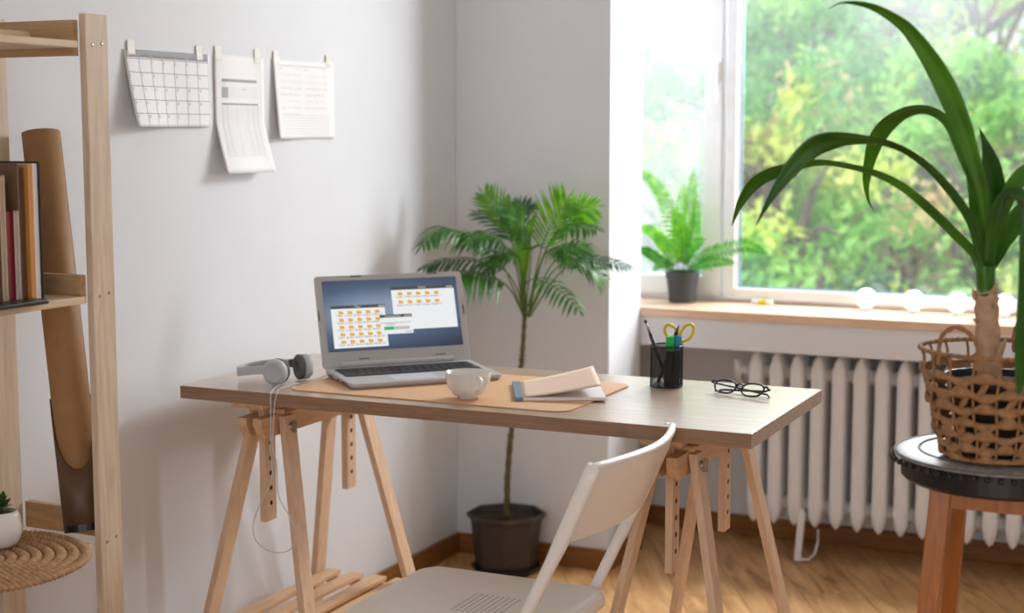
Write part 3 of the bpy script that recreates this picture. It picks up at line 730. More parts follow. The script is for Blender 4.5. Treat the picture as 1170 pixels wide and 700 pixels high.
for y, nm in ((2.556, 'n'), (2.987, 'f')):
    pts = [V((postX(.81), y, .812)), V((postX(.70), y, .70)), V((postX(.64), y, .64)), V((postX(.455)-.004, y, .455)), V((postX(.25), y, .25)), V((postX(0)-.02, y, 0.006))]
    P2 = catmull(pts, 24)
    m = MB(); vs = []
    NN2 = len(P2)
    for i, p in enumerate(P2):
        t = (P2[min(i+1, NN2-1)]-P2[max(i-1, 0)]).normalized(); u = V((0, 1, 0)); n_ = t.cross(u)
        hw = .0145 if p.z > .66 else (.0118+(.0027)*max(0, (p.z-.62)/.04) if p.z > .62 else .0118)
        for k in range(12):
            th = 2*PI*k/12; c_, s_ = math.cos(th), math.sin(th); vs.append(p+u*(math.copysign(abs(c_)**.6, c_)*.0115)+n_*(math.copysign(abs(s_)**.6, s_)*hw))
    m.add(vs, [(i*12+k, i*12+(k+1)%12, (i+1)*12+(k+1)%12, (i+1)*12+k) for i in range(NN2-1) for k in range(12)] + [tuple(range(12))[::-1], tuple((NN2-1)*12+k for k in range(12))])
    build('back_post', m, M_white, ch, smooth=True)
    # crossing rear leg
    ins = .028 if y < 2.7 else -.028
    build('rear_leg', MB().tube([(SX0+.06, y+ins*.6, SZ-.03), (-1.30, y+ins*.6, .24), (SX1+.06, y+ins*.6, 0.006)], .011, 8), M_white, ch, smooth=True)
    build('pivot', MB().tube([(postX(.445), y, .437), (postX(.445), y+ins*.9, .437)], .008, 10), M_metal, ch)
m = MB(); vs = []; NY, NZz = 20, 8
for i in range(NY+1):
    s = i/NY; y = 2.548+s*(2.995-2.548)
    for j in range(NZz+1):
        z = .817-j/NZz*(.155); vs.append((postX(z)+.040*math.sin(PI*s)+.0, y, z - .0*math.sin(PI*s)))
m.add(vs, [(i*(NZz+1)+j, (i+1)*(NZz+1)+j, (i+1)*(NZz+1)+j+1, i*(NZz+1)+j+1) for i in range(NY) for j in range(NZz)])
bk = build('backrest', m, M_white, ch, smooth=True, solid=.016)
md = bk.modifiers.new('bev', 'BEVEL'); md.width = .004; md.segments = 2; md.limit_method = 'ANGLE'
q = MB()
for k in range(24):
    s = .40+k*.008; y = 2.548+s*(2.995-2.548); q.lathe([(0, 0), (.0016, 0)], 6, (postX(.80)+.04*math.sin(PI*s)-.0085, y, .80), (-1, 0, .3))
for z, xo in ((.09, -.01), ): 
    build('stretcher', MB().tube([(postX(z)-.012, 2.556, z), (postX(z)-.012, 2.987, z)], .009, 10), M_white, ch, smooth=True)
build('stretcher', MB().tube([(SX1+.01, 2.573, .10), (SX1+.01, 2.97, .10)], .009, 10), M_white, ch, smooth=True)

# ================================================================== PAPERS
def paper(label, O, W, H, lift, name='wall_paper_sheet', nm='paper_sheet'):
    # O top-left on the wall; u -> +Y, v -> down; lift(u,v) distance from wall
    root = thing(nm, label, 'paper', (XW, O[0]+W/2, O[1]-H))
    def Sf(u, v, off=0): return V((XW+.0015+lift(u, v)+off, O[0]+u*W, O[1]-v*H-slope*u))
    m = MB(); NU, NV = 24, 24
    m.add([Sf(i/NU, j/NV) for i in range(NU+1) for j in range(NV+1)], [(i*(NV+1)+j, (i+1)*(NV+1)+j, (i+1)*(NV+1)+j+1, i*(NV+1)+j+1) for i in range(NU) for j in range(NV)])
    sh = build('sheet', m, M_paper, root, smooth=True, solid=.0003)
    def rec(mb, u0, v0, u1, v1, off=.0006):
        nu = max(1, int(abs(u1-u0)*12)); nv = max(1, int(abs(v1-v0)*12)); vs = [Sf(u0+(u1-u0)*i/nu, v0+(v1-v0)*j/nv, off) for i in range(nu+1) for j in range(nv+1)]
        mb.add(vs, [(i*(nv+1)+j, (i+1)*(nv+1)+j, (i+1)*(nv+1)+j+1, i*(nv+1)+j+1) for i in range(nu) for j in range(nv)])
    def txt(mb, s, u, v, size, al='LEFT', off=.0009):
        vs, fs = text_mb(s, size, al); mb.add([Sf(u+p.x/W, v-p.y/H, off) for p in vs], fs)
    def tape(u, w_=.022, h=.045):
        q = MB(); vs = []
        for i in range(2):
            for j in range(5):
                uu = u+(i-.5)*w_/W; z = O[1]+h*.6-j/4*h; vs.append(V((XW+.003+max(0, (O[1]-z))*.02+lift(uu, 0)*(1 if z < O[1] else .3), O[0]+uu*W, z-slope*u)))
        q.add(vs, [(j, 5+j, 6+j, 1+j) for j in range(4)]); build('tape_strip', q, M_tape, root, solid=.0002)
    return root, sh, rec, txt, tape
slope = 0.0
root, sh, rec, txt, tape = paper('monthly calendar sheet taped to the wall, leftmost of three papers', (2.861, 1.609), .326, .178, lambda u, v: .002+.036*(v**1.3)*(1-u)**1.5+.004*math.sin(u*9)*v, nm='calendar_page')
ln_ = MB(); rec(ln_, 0.003, 0.0, .985, .012); HV = .115
for k in range(8):
    u = .012+k*.139; rec(ln_, u-.0018, .0 if k in (0,) else .10, u+.0018, .99)
for k in range(1, 6):
    v = HV+(k-1)*.178; rec(ln_, .01, v-.0035, .985, v+.0035)
build('grid_lines', ln_, M_ink, sh)
hm = MB(); rec(hm, .012, .014, .985, .10, .0005); build('header_band', hm, M_header, sh)
tx = MB()
for k, d in enumerate(('Sunday', 'Monday', 'Tuesday', 'Wednesday', 'Thursday', 'Friday', 'Saturday')): txt(tx, d, .012+(k+.5)*.139, .085, .0088, 'CENTER')
nday = 1
for r in range(5):
    for c in range(7):
        if r == 0 and c < 2: continue
        if nday > 31: continue
        txt(tx, str(nday), .02+c*.139, HV+r*.178+.055, .009); nday += 1
build('printed_text', tx, M_ink, sh); tape(.08, .026, .035); tape(.88, .024, .035)
root, sh, rec, txt, tape = paper('long printed form curling off the wall, middle of three papers', (3.209, 1.612), .218, .298, lambda u, v: .002+.035*max(0, (v-.55)/.45)**1.2+.003*math.sin(u*6), nm='printed_form')
a = MB(); rec(a, .12, .20, .86, .225); rec(a, .12, .405, .88, .42); build('header_band', a, M_header, sh)
a = MB()
for k in range(26): rec(a, .12, .44+k*.0165, .88, .4415+k*.0165)
for u in (.12, .22, .42, .66, .78, .88): rec(a, u-.002, .42, u+.002, .86)
for v in (.27, .29, .31, .33, .35): rec(a, .12, v, .86, v+.0015)
rec(a, .12, .27, .24, .36, .0005)
build('table_lines', a, M_inkl, sh)
a = MB(); txt(a, 'Name', .13, .222, .008); txt(a, 'Date', .13, .25, .006); txt(a, 'Start', .13, .288, .006); txt(a, 'End', .13, .315, .006); txt(a, 'Total', .55, .29, .006); txt(a, 'Date', .14, .418, .005); txt(a, 'Item', .27, .418, .005); txt(a, 'Cost', .5, .418, .005); txt(a, 'Total', .8, .418, .005)
build('printed_text', a, M_ink, sh); tape(.08, .026, .035); tape(.88, .026, .035)
root, sh, rec, txt, tape = paper('faint two column printed sheet taped to the wall, rightmost paper', (3.470, 1.613), .305, .213, lambda u, v: .002+.016*v*(1-u)**2+.003*math.sin(u*7+1)*v, nm='printed_sheet')
a = MB(); rec(a, .06, .075, .88, .082); build('header_line', a, M_inkl, sh)
a = MB()
for k in range(8): rec(a, .08, .70+k*.034, .90, .703+k*.034)
build('writing_lines', a, M_inkl, sh)
a = MB()
for b0 in (.08, .50):
    txt(a, 'Name', b0, .125, .007); txt(a, 'Total', b0+.30, .12, .007)
    for r in range(7 if b0 < .2 else 6):
        for c in range(8):
            if r == 6 and c > 6: continue
            txt(a, str((r*8+c) % 31+1), b0+.01+c*.047, .21+r*.082, .0085 if r else .010)
build('printed_text', a, M_inkl, sh); tape(.06, .026, .035); tape(.92, .026, .035)

# ================================================================== SHELF UNIT
SXf = -1.995; SXr = -2.254
su = thing('shelf_unit', 'open pine shelf unit against the wall at the left edge', 'shelf', (-2.13, 1.95, 0))
ZTp = 1.645
for Y in (2.355, 1.50):
    for X in (SXf, SXr):
        p = build('post', MB().box((X-.016, Y, 0), (X, Y+.064, ZTp)), M_pine, su, bevel=.0015)
        if X == SXf:
            q = MB()
            for z in (1.585, 1.098, .605):
                for dy in (.018, .046): q.lathe([(0, .0015), (.0025, .0012), (.0036, 0)], 10, (X, Y+dy, z+(.004 if dy > .03 else 0)), (1, 0, 0))
            build('screw', q, M_metal, p)
    # second layer behind the rear post
    build('rear_batten', MB().box((SXr-.034, Y+.02, 0), (SXr-.0165, Y+.075, ZTp)), M_pine, su, bevel=.001)
for z, zt, zh in ((1.578, 1.632, .068), (1.088, 1.142, .056), (.597, .650, .055)):
    build('shelf_board', MB().box((SXr+.002, 1.57, z), (SXf-.001, 2.333, z+.0135)), M_pineY, su, bevel=.001)
    for Y in ((2.338 if z > .8 else 2.4245), 1.556):
        build('end_rail', MB().box((SXr+.001, Y, zt-zh), (SXf-.0165, Y+.0155, zt)), M_pineX, su, bevel=.001)
# things on it
ob = onx(0, 36, -2.02)
bd = MB(); bx0, by1 = -2.18, 2.215
bd.prism([(x, y) for x, y in rrect(-2.16, 1.78, -2.05, 2.295, .05, 8)], 1.5922, 1.6062)
tag(rebase(build('serving_board', bd, M_pineY, bevel=.003), (-2.09, 2.0, 1.5922)), 'rounded pale wooden board lying on the top shelf', 'board')
# books on the middle shelf, spines to the wall, page edges to the room
BZ = 1.1018
def book(y0, y1, x0, x1, h, cov, pg, label, cat='book', lean=0, nm='book'):
    b = thing(nm, label, cat, ((x0+x1)/2, (y0+y1)/2, BZ), 'books on the middle shelf')
    t = .0015
    m = MB(); m.box((x0, y0, BZ), (x1, y0+t, BZ+h)); m.box((x0, y1-t, BZ), (x1, y1, BZ+h)); m.box((x0, y0, BZ), (x0+t, y1, BZ+h))
    build('book_cover', m, cov, b); build('pages', MB().box((x0+t, y0+t, BZ+.002), (x1-.003, y1-t, BZ+h-.003)), pg, b)
    return b
def yat(px, X=-2.03): return onx(px, 280, X).y
Xf = -2.03
bn = thing('binder', 'black binder with white and orange sheets on the middle shelf', 'binder', (-2.11, yat(40), BZ))
yb1 = yat(48.5); yb0 = yat(23)
m = MB(); m.box((-2.20, yb1-.003, BZ), (Xf, yb1, BZ+.262)); m.box((-2.203, yb0, BZ), (-2.20, yb1, BZ+.262)); build('binder_cover', m, M_black, bn)
build('inner_cover', MB().box((-2.199, yb0, BZ), (Xf-.001, yb0+.003, BZ+.260)), M_browncov, bn)
build('white_sheets', MB().box((-2.199, yat(41), BZ+.002), (Xf-.004, yb1-.0035, BZ+.258)), M_paper, bn)
build('orange_divider', MB().box((-2.199, yat(35.5), BZ+.002), (Xf-.002, yat(40.8), BZ+.257)), M_orange, bn)
build('brown_folder', MB().box((-2.199, yb0+.0035, BZ+.002), (Xf-.012, yat(35.3), BZ+.25)), M_browncov, bn)
ya = yb0-.001
book(yat(17), ya, -2.19, Xf, .172, M_pages, M_pages, 'slim grey book between the red book and the binder')
book(yat(8), yat(17)-.0005, -2.19, Xf, .174, M_red, M_red, 'dark red book on the middle shelf beside the grey one')
book(yat(1.5), yat(8)-.0005, -2.19, Xf, .238, M_cream, M_cream, 'tall cream book left of the red one, middle shelf')
book(yat(1.5)-.03, yat(1.5)-.0005, -2.19, Xf, .236, M_browncov, M_browncov, 'tall brown book at the left picture edge, middle shelf')
tb = MB(); 
pl = rrect(-2.026, 1.86, -1.985, 2.2, .012, 5); 
tbm = MB().prism(rrect(-2.045+.021, 1.87, -1.972, 2.212, .012, 5), 1.1022, 1.1102)
tag(rebase(build('tablet', tbm, M_black, bevel=.002), (-2.0, 2.04, 1.1022)), 'thin black tablet lying in front of the books', 'tablet')
# roll and its holder
b0 = V((-2.0535, 2.378, .6185)); tp = V((-2.215, 2.468, 1.418)); axd = (tp-b0).normalized()
def frame_of(ax): u = ax.orthogonal().normalized(); return u, ax.cross(u)
uu, vv = frame_of(axd)
hol = thing('poster_holder', 'dark brown cylindrical holder in the lower shelf corner', 'holder', tuple(b0))
camd = (EYE-b0); camd.z = 0; camd.normalize(); m = MB(); n = 36; vs = []
for k in range(n):
    th = 2*PI*k/n; d = uu*math.cos(th)+vv*math.sin(th); f = max(0, d.dot(camd)); hgt = .27-.15*(f**.6 if f > 0 else 0)
    for t in (0.002, .5, 1): vs.append(b0+V((0,0,.004))+d*.041+axd*(hgt*t))
m.add(vs, [(k*3+j, ((k+1)%n)*3+j, ((k+1)%n)*3+j+1, k*3+j+1) for k in range(n) for j in range(2)])
build('holder_wall', m, M_dkbrown, hol, smooth=True, solid=.0015)
build('holder_base', MB().lathe([(0, -.004), (.042, -.004), (.0425, .01), (.0, .01)], 32, b0+V((0, 0, .006)), axd), M_black, hol)
pr_ = thing('paper_roll', 'brown kraft paper roll leaning on the wall through the shelf', 'paper roll', tuple(b0))
m = MB(); LEN = (tp-b0).length; n = 40; vs = []
for k in range(n+6):
    th = 2*PI*k/n; r = .0385 - .0009*k/n
    for z in (.02, LEN*.5, LEN): vs.append(b0+(uu*math.cos(th)+vv*math.sin(th))*r+axd*z)
m.add(vs, [(k*3+j, (k+1)*3+j, (k+1)*3+j+1, k*3+j+1) for k in range(n+5) for j in range(2)])
build('kraft_sheet', m, M_kraft, pr_, smooth=True, solid=.0007)
m = MB(); vs = []
for k in range(n):
    th = 2*PI*k/n; r = .0345
    for z in (.012, LEN-.004): vs.append(b0+(uu*math.cos(th)+vv*math.sin(th))*r+axd*z)
m.add(vs, [(k*2, ((k+1)%n)*2, ((k+1)%n)*2+1, k*2+1) for k in range(n)])
build('inner_core', m, M_core, pr_, smooth=True, solid=.0007)
# round braided mat
pmz = .6108; pmc = V((-2.095, 2.115, pmz)); PMR = .215
m = MB()
for k in range(9):
    R = PMR-.012-k*.0225
    if R < .01: break
    nb_ = max(8, int(2*PI*R/.021))
    for s in (0, 1):
        pts = []
        for j in range(nb_*4):
            a = 2*PI*j/(nb_*4); w_ = math.sin(a*nb_+s*PI); pts.append(pmc+V(((R+w_*.0062)*math.cos(a), (R+w_*.0062)*math.sin(a), .0085+.0035*math.cos(a*nb_+s*PI))))
        m.tube(pts, .0052, 5, closed=True)
tag(rebase(build('round_placemat', m, M_jute, smooth=True), pmc), 'round braided jute mat on the lower shelf', 'placemat')
# succulent
gp = onz(5, 620, pmz+.014); gp = V((-2.098, 2.190, pmz+.018))
sp = thing('potted_succulent', 'small green plant in a glossy white round pot, lower shelf', 'plant', tuple(gp))
build('pot', MB().lathe([(0, 0), (.022, 0), (.034, .01), (.0405, .028), (.041, .042), (.036, .062), (.031, .070), (.028, .070), (.032, .06), (.0, .05)], 40, gp), M_ceram, sp, smooth=True)
build('soil', MB().lathe([(0, .064), (.015, .066), (.030, .062)], 20, gp), M_soilr, sp)
for k in range(22):
    a = k*2.399; el = .1+.9*(k/22); Lf = .034-.008*(k/22); r0 = .006
    d = V((math.cos(a)*math.cos(el*1.3), math.sin(a)*math.cos(el*1.3), math.sin(el*1.3))); p = gp+V((0, 0, .068+.018*(k/22)))
    path = [p+d*(Lf*t)+V((0, 0, -.012*t*t*(1-el))) for t in [i/6 for i in range(7)]]
    m = MB().ribbon(path, [.004, .010, .015, .017, .015, .010, .002], lambda t_, tt: tt.cross(V((0, 0, 1))) if abs(tt.z) < .95 else V((1, 0, 0)), .25, 4)
    build('leaf', m, M_succ, sp, smooth=True)

# ================================================================== FROND BUILDER
def leaflet(m, b, d, L_, w_, droop, wdir, segs=4, tipx=0.0):
    vs = []; 
    for i in range(segs+1):
        t = i/segs; p = b+d*(L_*t)+V((0, 0, -1))*(droop*L_*t*t)
        wv = w_*(math.sin(PI*min(1, .12+t*.88))**.8 if t < 1 else 0.02)
        tt = (d+V((0, 0, -1))*(2*droop*t)).normalized(); u = wdir-tt*wdir.dot(tt)
        u = u.normalized() if u.length > 1e-4 else tt.orthogonal().normalized(); n = tt.cross(u)
        vs += [p-u*wv/2-n*wv*.12, p+n*wv*.06, p+u*wv/2-n*wv*.12]
    m.add(vs, [(i*3+k, i*3+k+1, (i+1)*3+k+1, (i+1)*3+k) for i in range(segs) for k in range(2)])
def frond(name, parent, pts, mat, n=18, L0=.11, w0=.011, start=.3, droop=.35, fwd_=.75, spread=1.0, up=V((0,0,1)), rr=.0022, n_pts=40, petmat=None, jitter=.12, bias=0, lprof=None):
    path = catmull(pts, n_pts); rnd = random.Random(hash((round(pts[-1].x, 3), round(pts[-1].z, 3))) & 0xffff) if False else random.Random(int(abs(pts[-1].x*1000+pts[-1].z*777)))
    m = MB()
    for k in range(n):
        t = start+(1-start)*(k+.3)/n; i = min(int(t*(n_pts-1)), n_pts-2); fr = t*(n_pts-1)-i
        p = path[i].lerp(path[i+1], fr); tn = (path[i+1]-path[i]).normalized()
        side = tn.cross(up); side = side.normalized() if side.length > 1e-3 else CR.copy()
        ff = fwd_+.5*((k/n)**2)
        q = (k+.5)/n; prof = (lprof(q) if lprof else (math.sin(PI*(.18+.72*q))**.7))
        for s in (-1, 1):
            d = (tn*ff+side*s*spread+up*(.25+rnd.uniform(-jitter, jitter)+bias)).normalized()
            d = (d+V((rnd.uniform(-1, 1), rnd.uniform(-1, 1), rnd.uniform(-1, 1)))*jitter*.6).normalized()
            leaflet(m, p, d, L0*prof*rnd.uniform(.88, 1.08), w0*(.7+.3*prof), droop*rnd.uniform(.8, 1.25), tn)
    leaflet(m, path[-1], (path[-1]-path[-2]).normalized(), L0*.45, w0*.7, droop*.5, up.cross((path[-1]-path[-2]).normalized()))
    f = build(name, m, mat, parent, smooth=True)
    rad_ = [rr*(1-.75*i/(n_pts-1)) for i in range(n_pts)]
    build('stem', MB().tube(path, rad_, 6), petmat or M_petiole, f, smooth=True)
    return f

# palm
pp = V((-2.065, 4.40, 0))
palm = thing('potted_palm', 'tall parlour palm in a dark octagonal pot behind the desk', 'potted palm', tuple(pp))
a8 = PI/8
build('saucer', MB().lathe([(0, .002), (.10, .002), (.112, .022), (.115, .022), (.112, .012), (.10, 0), (0, 0)], 8, pp, a0=a8), M_blackmat, palm)
build('pot', MB().lathe([(0, .012), (.096, .012), (.101, .03), (.116, .172), (.128, .180), (.130, .195), (.122, .195), (.114, .17), (.0, .165)], 8, pp, a0=a8), M_potbrown, palm, bevel=.004)
m = MB(); n = 24; vs = [pp+V((0, 0, .183))]
for r in (.03, .06, .09, .112):
    for k in range(n): th = 2*PI*k/n; rr_ = r if r < .1 else r*.98; vs.append(pp+V((rr_*math.cos(th), rr_*math.sin(th), .176+.008*noise.noise(V((r*60, th*4, 0))))))
m.add(vs, [(0, 1+k, 1+(k+1)%n) for k in range(n)] + [(1+j*n+k, 1+(j+1)*n+k, 1+(j+1)*n+(k+1)%n, 1+j*n+(k+1)%n) for j in range(3) for k in range(n)])
build('soil', m, M_soil, palm)
YP_ = 4.36
def PP(x, y, dy=0): return ony(x, y, YP_+dy)
cane = catmull([PP(579, 592, .02), PP(580, 545, .01), PP(584, 495), PP(590, 455), PP(596, 415), PP(599, 372), PP(600, 350)], 60)
m = MB(); m.tube(cane, [.0095+.0018*(math.sin(i*2.1) > .3) - .003*i/59 for i in range(60)], 10)
build('cane', m, M_cane, palm, smooth=True)
q = MB(); rnd = random.Random(3)
for i in range(3, 42):
    p = cane[i]
    for k in range(3):
        a = rnd.uniform(0, 2*PI); d = V((math.cos(a), math.sin(a), .5)).normalized(); q.tube([p+d*.006, p+d*.014], [.0028, .001], 5)
build('leaf_scar', q, M_cane, palm)
def PF(tr, dys): 
    n_ = len(tr); return [PP(x, y, dys*(i/(n_-1))**1.3) for i, (x, y) in enumerate(tr)]
F = [
 ([(598, 362), (586, 328), (566, 290), (530, 268), (500, 264), (482, 280)], -.30, M_palm, 22, .085, .011, .35, .55),
 ([(598, 362), (590, 328), (570, 304), (535, 298), (505, 299), (484, 306)], -.22, M_palmd, 18, .07, .009, .35, .5),
 ([(597, 358), (584, 332), (568, 319), (550, 314), (532, 312), (520, 318)], -.26, M_palm, 13, .125, .014, .3, .75),
 ([(597, 348), (594, 300), (583, 262), (566, 238), (553, 222)], -.06, M_palmb, 16, .075, .0075, .45, -.1),
 ([(597, 345), (588, 290), (582, 262), (592, 242), (606, 233)], .10, M_palmd, 15, .085, .008, .45, .2),
 ([(598, 360), (590, 300), (584, 272), (568, 252), (546, 242)], .05, M_palmd, 13, .085, .009, .45, .25),
 ([(603, 362), (612, 312), (622, 274), (636, 246), (648, 228)], -.04, M_palmb, 18, .11, .0078, .42, -.05),
 ([(604, 362), (616, 306), (632, 272), (656, 260), (682, 262)], -.12, M_palm, 17, .075, .010, .42, .4),
 ([(605, 362), (634, 318), (662, 297), (692, 298), (720, 306)], -.05, M_palmd, 20, .055, .007, .40, .3),
 ([(603, 360), (628, 306), (650, 286), (672, 282)], .08, M_palm, 14, .085, .009, .4, .35),
 ([(600, 352), (602, 322), (622, 322), (642, 334), (662, 354)], -.22, M_palm, 11, .07, .012, .38, .45),
 ([(600, 352), (597, 310), (590, 290), (570, 290), (556, 304)], -.14, M_palm, 12, .08, .011, .4, .55),
 ([(601, 350), (606, 300), (606, 280), (596, 262), (588, 268)], -.12, M_palm, 12, .08, .010, .4, .5),
 ([(603, 350), (618, 300), (628, 286), (645, 284), (658, 300)], -.1, M_palm, 12, .08, .010, .4, .5),
 ([(604, 355), (620, 296), (640, 258), (660, 240), (680, 236)], -.02, M_palmb, 16, .085, .0085, .45, .15),
 ([(604, 360), (630, 312), (654, 300), (676, 306), (690, 318)], .05, M_palm, 14, .07, .008, .4, .4),
 ([(599, 350), (588, 300), (572, 276), (552, 268), (534, 276)], -.2, M_palm, 16, .10, .0105, .4, .6),
 ([(600, 350), (600, 300), (598, 268), (588, 246), (576, 232)], -.03, M_palm, 15, .08, .009, .45, .2),
]
for tr, dy, mt, n_, L0, w0, st, dr in F:
    frond('frond', palm, PF(tr, dy), mt, n_, L0, w0, st, dr, up=(V((0, 0, 1))+V((.15, -.55, 0))).normalized() if mt is not M_palmb else V((.35, -.95, .1)).normalized(), rr=.003)
m = MB(); 
for dx in (-7, 0, 7):
    path = catmull([PP(598, 345), PP(598+dx*.3, 310, -.03), PP(597+dx, 268, -.05), PP(597+dx*2.4, 240, -.05)], 12)
    m.ribbon(path, [.002, .004, .008, .013, .017, .020, .022, .021, .018, .014, .008, .001], lambda t_, tt: CR, .3, 4)
build('young_leaf', m, M_palmb, palm, smooth=True)

# fern on the sill
fp = V((onz(776, 346, ZS).x, onz(776, 346, ZS).y+.03, ZS+.0005))
fern = thing('potted_fern', 'bright green fern in a charcoal pot on the windowsill', 'potted fern', tuple(fp))
build('pot', MB().lathe([(0, 0), (.043, 0), (.045, .004), (.0545, .084), (.0585, .085), (.0605, .108), (.0575, .108), (.054, .09), (0, .088)], 40, fp), M_potgrey, fern, smooth=False)
build('soil', MB().lathe([(0, .098), (.03, .097), (.055, .094)], 24, fp), M_soil, fern)
def FP(x, y, dy=0): return ony(x, y, fp.y+dy)
for tr, dy, mt, n_, L0 in [
 ([(777, 312), (783, 275), (789, 238), (792, 198)], .0, M_fern, 26, .042),
 ([(775, 312), (771, 280), (763, 240), (752, 214), (734, 197)], -.04, M_fern, 26, .04),
 ([(773, 312), (761, 285), (748, 266), (734, 259)], .03, M_fern, 20, .036),
 ([(773, 312), (757, 300), (744, 290), (733, 284)], -.06, M_fernd, 18, .032),
 ([(782, 312), (800, 293), (822, 286), (850, 280), (872, 287)], -.05, M_fernd, 26, .042),
 ([(781, 312), (800, 303), (820, 299), (838, 300)], -.09, M_fernd, 20, .03),
 ([(776, 312), (774, 280), (776, 250), (781, 214)], .05, M_fern, 24, .04),
 ([(780, 312), (788, 285), (794, 258), (795, 228)], -.03, M_fern, 22, .04),
 ([(777, 312), (768, 294), (758, 276), (748, 268)], -.08, M_fern, 18, .04),
 ([(779, 312), (784, 294), (792, 280), (804, 274)], -.07, M_fernd, 16, .04),
 ([(776, 312), (764, 302), (756, 300), (748, 308)], -.12, M_fernd, 14, .03),
 ([(777, 312), (780, 290), (778, 262), (770, 240)], -.05, M_fern, 20, .042),
 ([(781, 312), (790, 302), (800, 300), (812, 308)], -.12, M_fernd, 14, .03)]:
    n2 = len(tr); pts = [FP(x, y, dy*(i/(n2-1))) for i, (x, y) in enumerate(tr)]
    frond('frond', fern, pts, mt, n_, L0*.9, .0085, .18, .12, fwd_=.35, up=V((.25, -.9, .3)).normalized(), rr=.0014, jitter=.08, petmat=M_fernd, lprof=lambda q: math.sin(PI*(.12+.84*q))**.55)

# globe lights
for i, (px, lab) in enumerate(((989.6, 'leftmost of the four glowing white globe lights on the windowsill'), (1044, 'second from the left of the glowing globe lights on the windowsill'), (1094, 'glowing globe light on the sill, just left of the thick plant stem'), (1147, 'glowing globe light on the sill, just right of the thick plant stem'))):
    p = ony(px, 344+i*1.7, 5.06); r = .034
    p.z = ZS+r+.006
    g = thing('globe_light', lab, 'light', (p.x, p.y, ZS), 'globe lights along the windowsill')
    build('globe', MB().lathe([(.001 if a in (0, 16) else r*math.sin(PI*a/16), -r*math.cos(PI*a/16)) for a in range(17)], 28, p), M_bulb, g, smooth=True)
    build('base', MB().lathe([(0, 0), (.018, 0), (.016, .009), (0, .009)], 20, (p.x, p.y, ZS+.0003)), M_white, g)
p = onz(874, 347, ZS); 
wb = thing('eraser', 'small white eraser with a yellow sleeve on the windowsill', 'eraser', (p.x, 5.075, ZS))
build('eraser_body', MB().box((p.x-.036, 5.065, ZS+.0003), (p.x+.036, 5.087, ZS+.016)), M_white, wb, bevel=.003)
build('sleeve', MB().box((p.x-.012, 5.0642, ZS+.0004), (p.x+.014, 5.0878, ZS+.0164)), M_yellow, wb)
p = onz(1111, 369.5, ZS); cl = MB(); cl.box((p.x-.010, 4.845, ZS+.0003), (p.x+.012, 4.865, ZS+.006)); cl.tube([(p.x-.012, 4.85, ZS+.003), (p.x-.022, 4.846, ZS+.004)], .0025, 6)
tag(rebase(build('sill_clip', cl, M_white, bevel=.001), (p.x, 4.855, ZS)), 'tiny white clip on the windowsill edge by the plant stem', 'clip')

# ================================================================== STOOL
TZ = .852; stc = ony(1146, 516, 2.80); stc = V((stc.x, 2.80, 0)); print('stool', stc, onz(1146, 516, TZ))
q_ = onz(1146, 516, TZ); stc = V((q_.x, q_.y, 0)); SR = .176
st = thing('stool', 'black topped stool with orange pine legs at the right', 'stool', tuple(stc))
build('stool_seat', MB().lathe([(0, TZ-.05), (SR-.006, TZ-.05), (SR, TZ-.044), (SR, TZ-.008), (SR-.005, TZ-.003), (0, TZ-.003)], 64, stc), M_blackwood, st)
lz = TZ-.0505
for sx, sy in ((-1,-1), (1,-1), (-1,1), (1,1)):
    top = stc+V((sx*.088, sy*.10, lz)); bot = stc+V((sx*.138, sy*.15, 0)); vs = []
    for p in (bot, top):
        for i, j in ((-1,-1),(1,-1),(1,1),(-1,1)): vs.append(p+V((i*.018, j*.018, 0)))
    build('leg', MB().add(vs, [(0,3,2,1),(4,5,6,7),(0,1,5,4),(1,2,6,5),(2,3,7,6),(3,0,4,7)]), M_stool, st, bevel=.003)
for a, b in (((-1,-1),(1,-1)), ((-1,1),(1,1)), ((-1,-1),(-1,1)), ((1,-1),(1,1))):
    for z, h, sp_ in ((lz-.018, .034, 0), (.26, .03, 1)):
        k = 1-z/lz; f = lambda s: stc+V((s[0]*(.088+.05*k), s[1]*(.10+.05*k), z)); pa, pb = f(a), f(b); dd = (pb-pa).normalized()*.017
        build('apron' if not sp_ else 'rung', MB().beam(pa+dd, pb-dd, (0, 0, 1), h, .018), M_stool, st)
# cloth mat on stool
MR = .189; m = MB(); n = 72
prof = [(0, TZ-.0022), (.06, TZ-.0022), (.13, TZ-.0022), (SR-.004, TZ-.0022), (SR+.004, TZ-.005), (SR+.010, TZ-.014), (SR+.012, TZ-.020)]
mtc = stc+V((0, 0, 0)); vs = []
prof = [(0.001, TZ+.0), (.02, TZ+.0012), (.03, TZ), (.05, TZ+.0014), (.062, TZ), (.085, TZ+.0014), (.10, TZ), (.124, TZ+.0014), (.138, TZ), (.16, TZ+.0012), (SR, TZ-.0005), (SR+.006, TZ-.002), (MR+.001, TZ-.005)]
sm_ = tag(rebase(build('round_table_mat', MB().lathe(prof, 72, stc), None or M_mat, smooth=True, solid=.0016), (stc.x, stc.y, TZ)), 'round grey black mat with bead fringe on the stool top', 'mat')
q = MB()
for k in range(56):
    th = 2*PI*k/56; c_ = stc+V(((MR+.003)*math.cos(th), (MR+.003)*math.sin(th), TZ-.0125)); r = .0056
    q.lathe([(r*.02 if a in (0, 6) else r*math.sin(PI*a/6), -r*math.cos(PI*a/6)) for a in range(7)], 8, c_)
bf = build('bead_fringe', q, M_black, sm_, smooth=True)
q = MB()
for R in (.045, .092, .145, .186):
    q.tube([stc+V((R*math.cos(2*PI*j/72), R*math.sin(2*PI*j/72), TZ+.0015 - (.004 if R > .17 else 0))) for j in range(72)], .0022, 5, closed=True)
build('braid_ring', q, M_greyd, sm_, smooth=True)

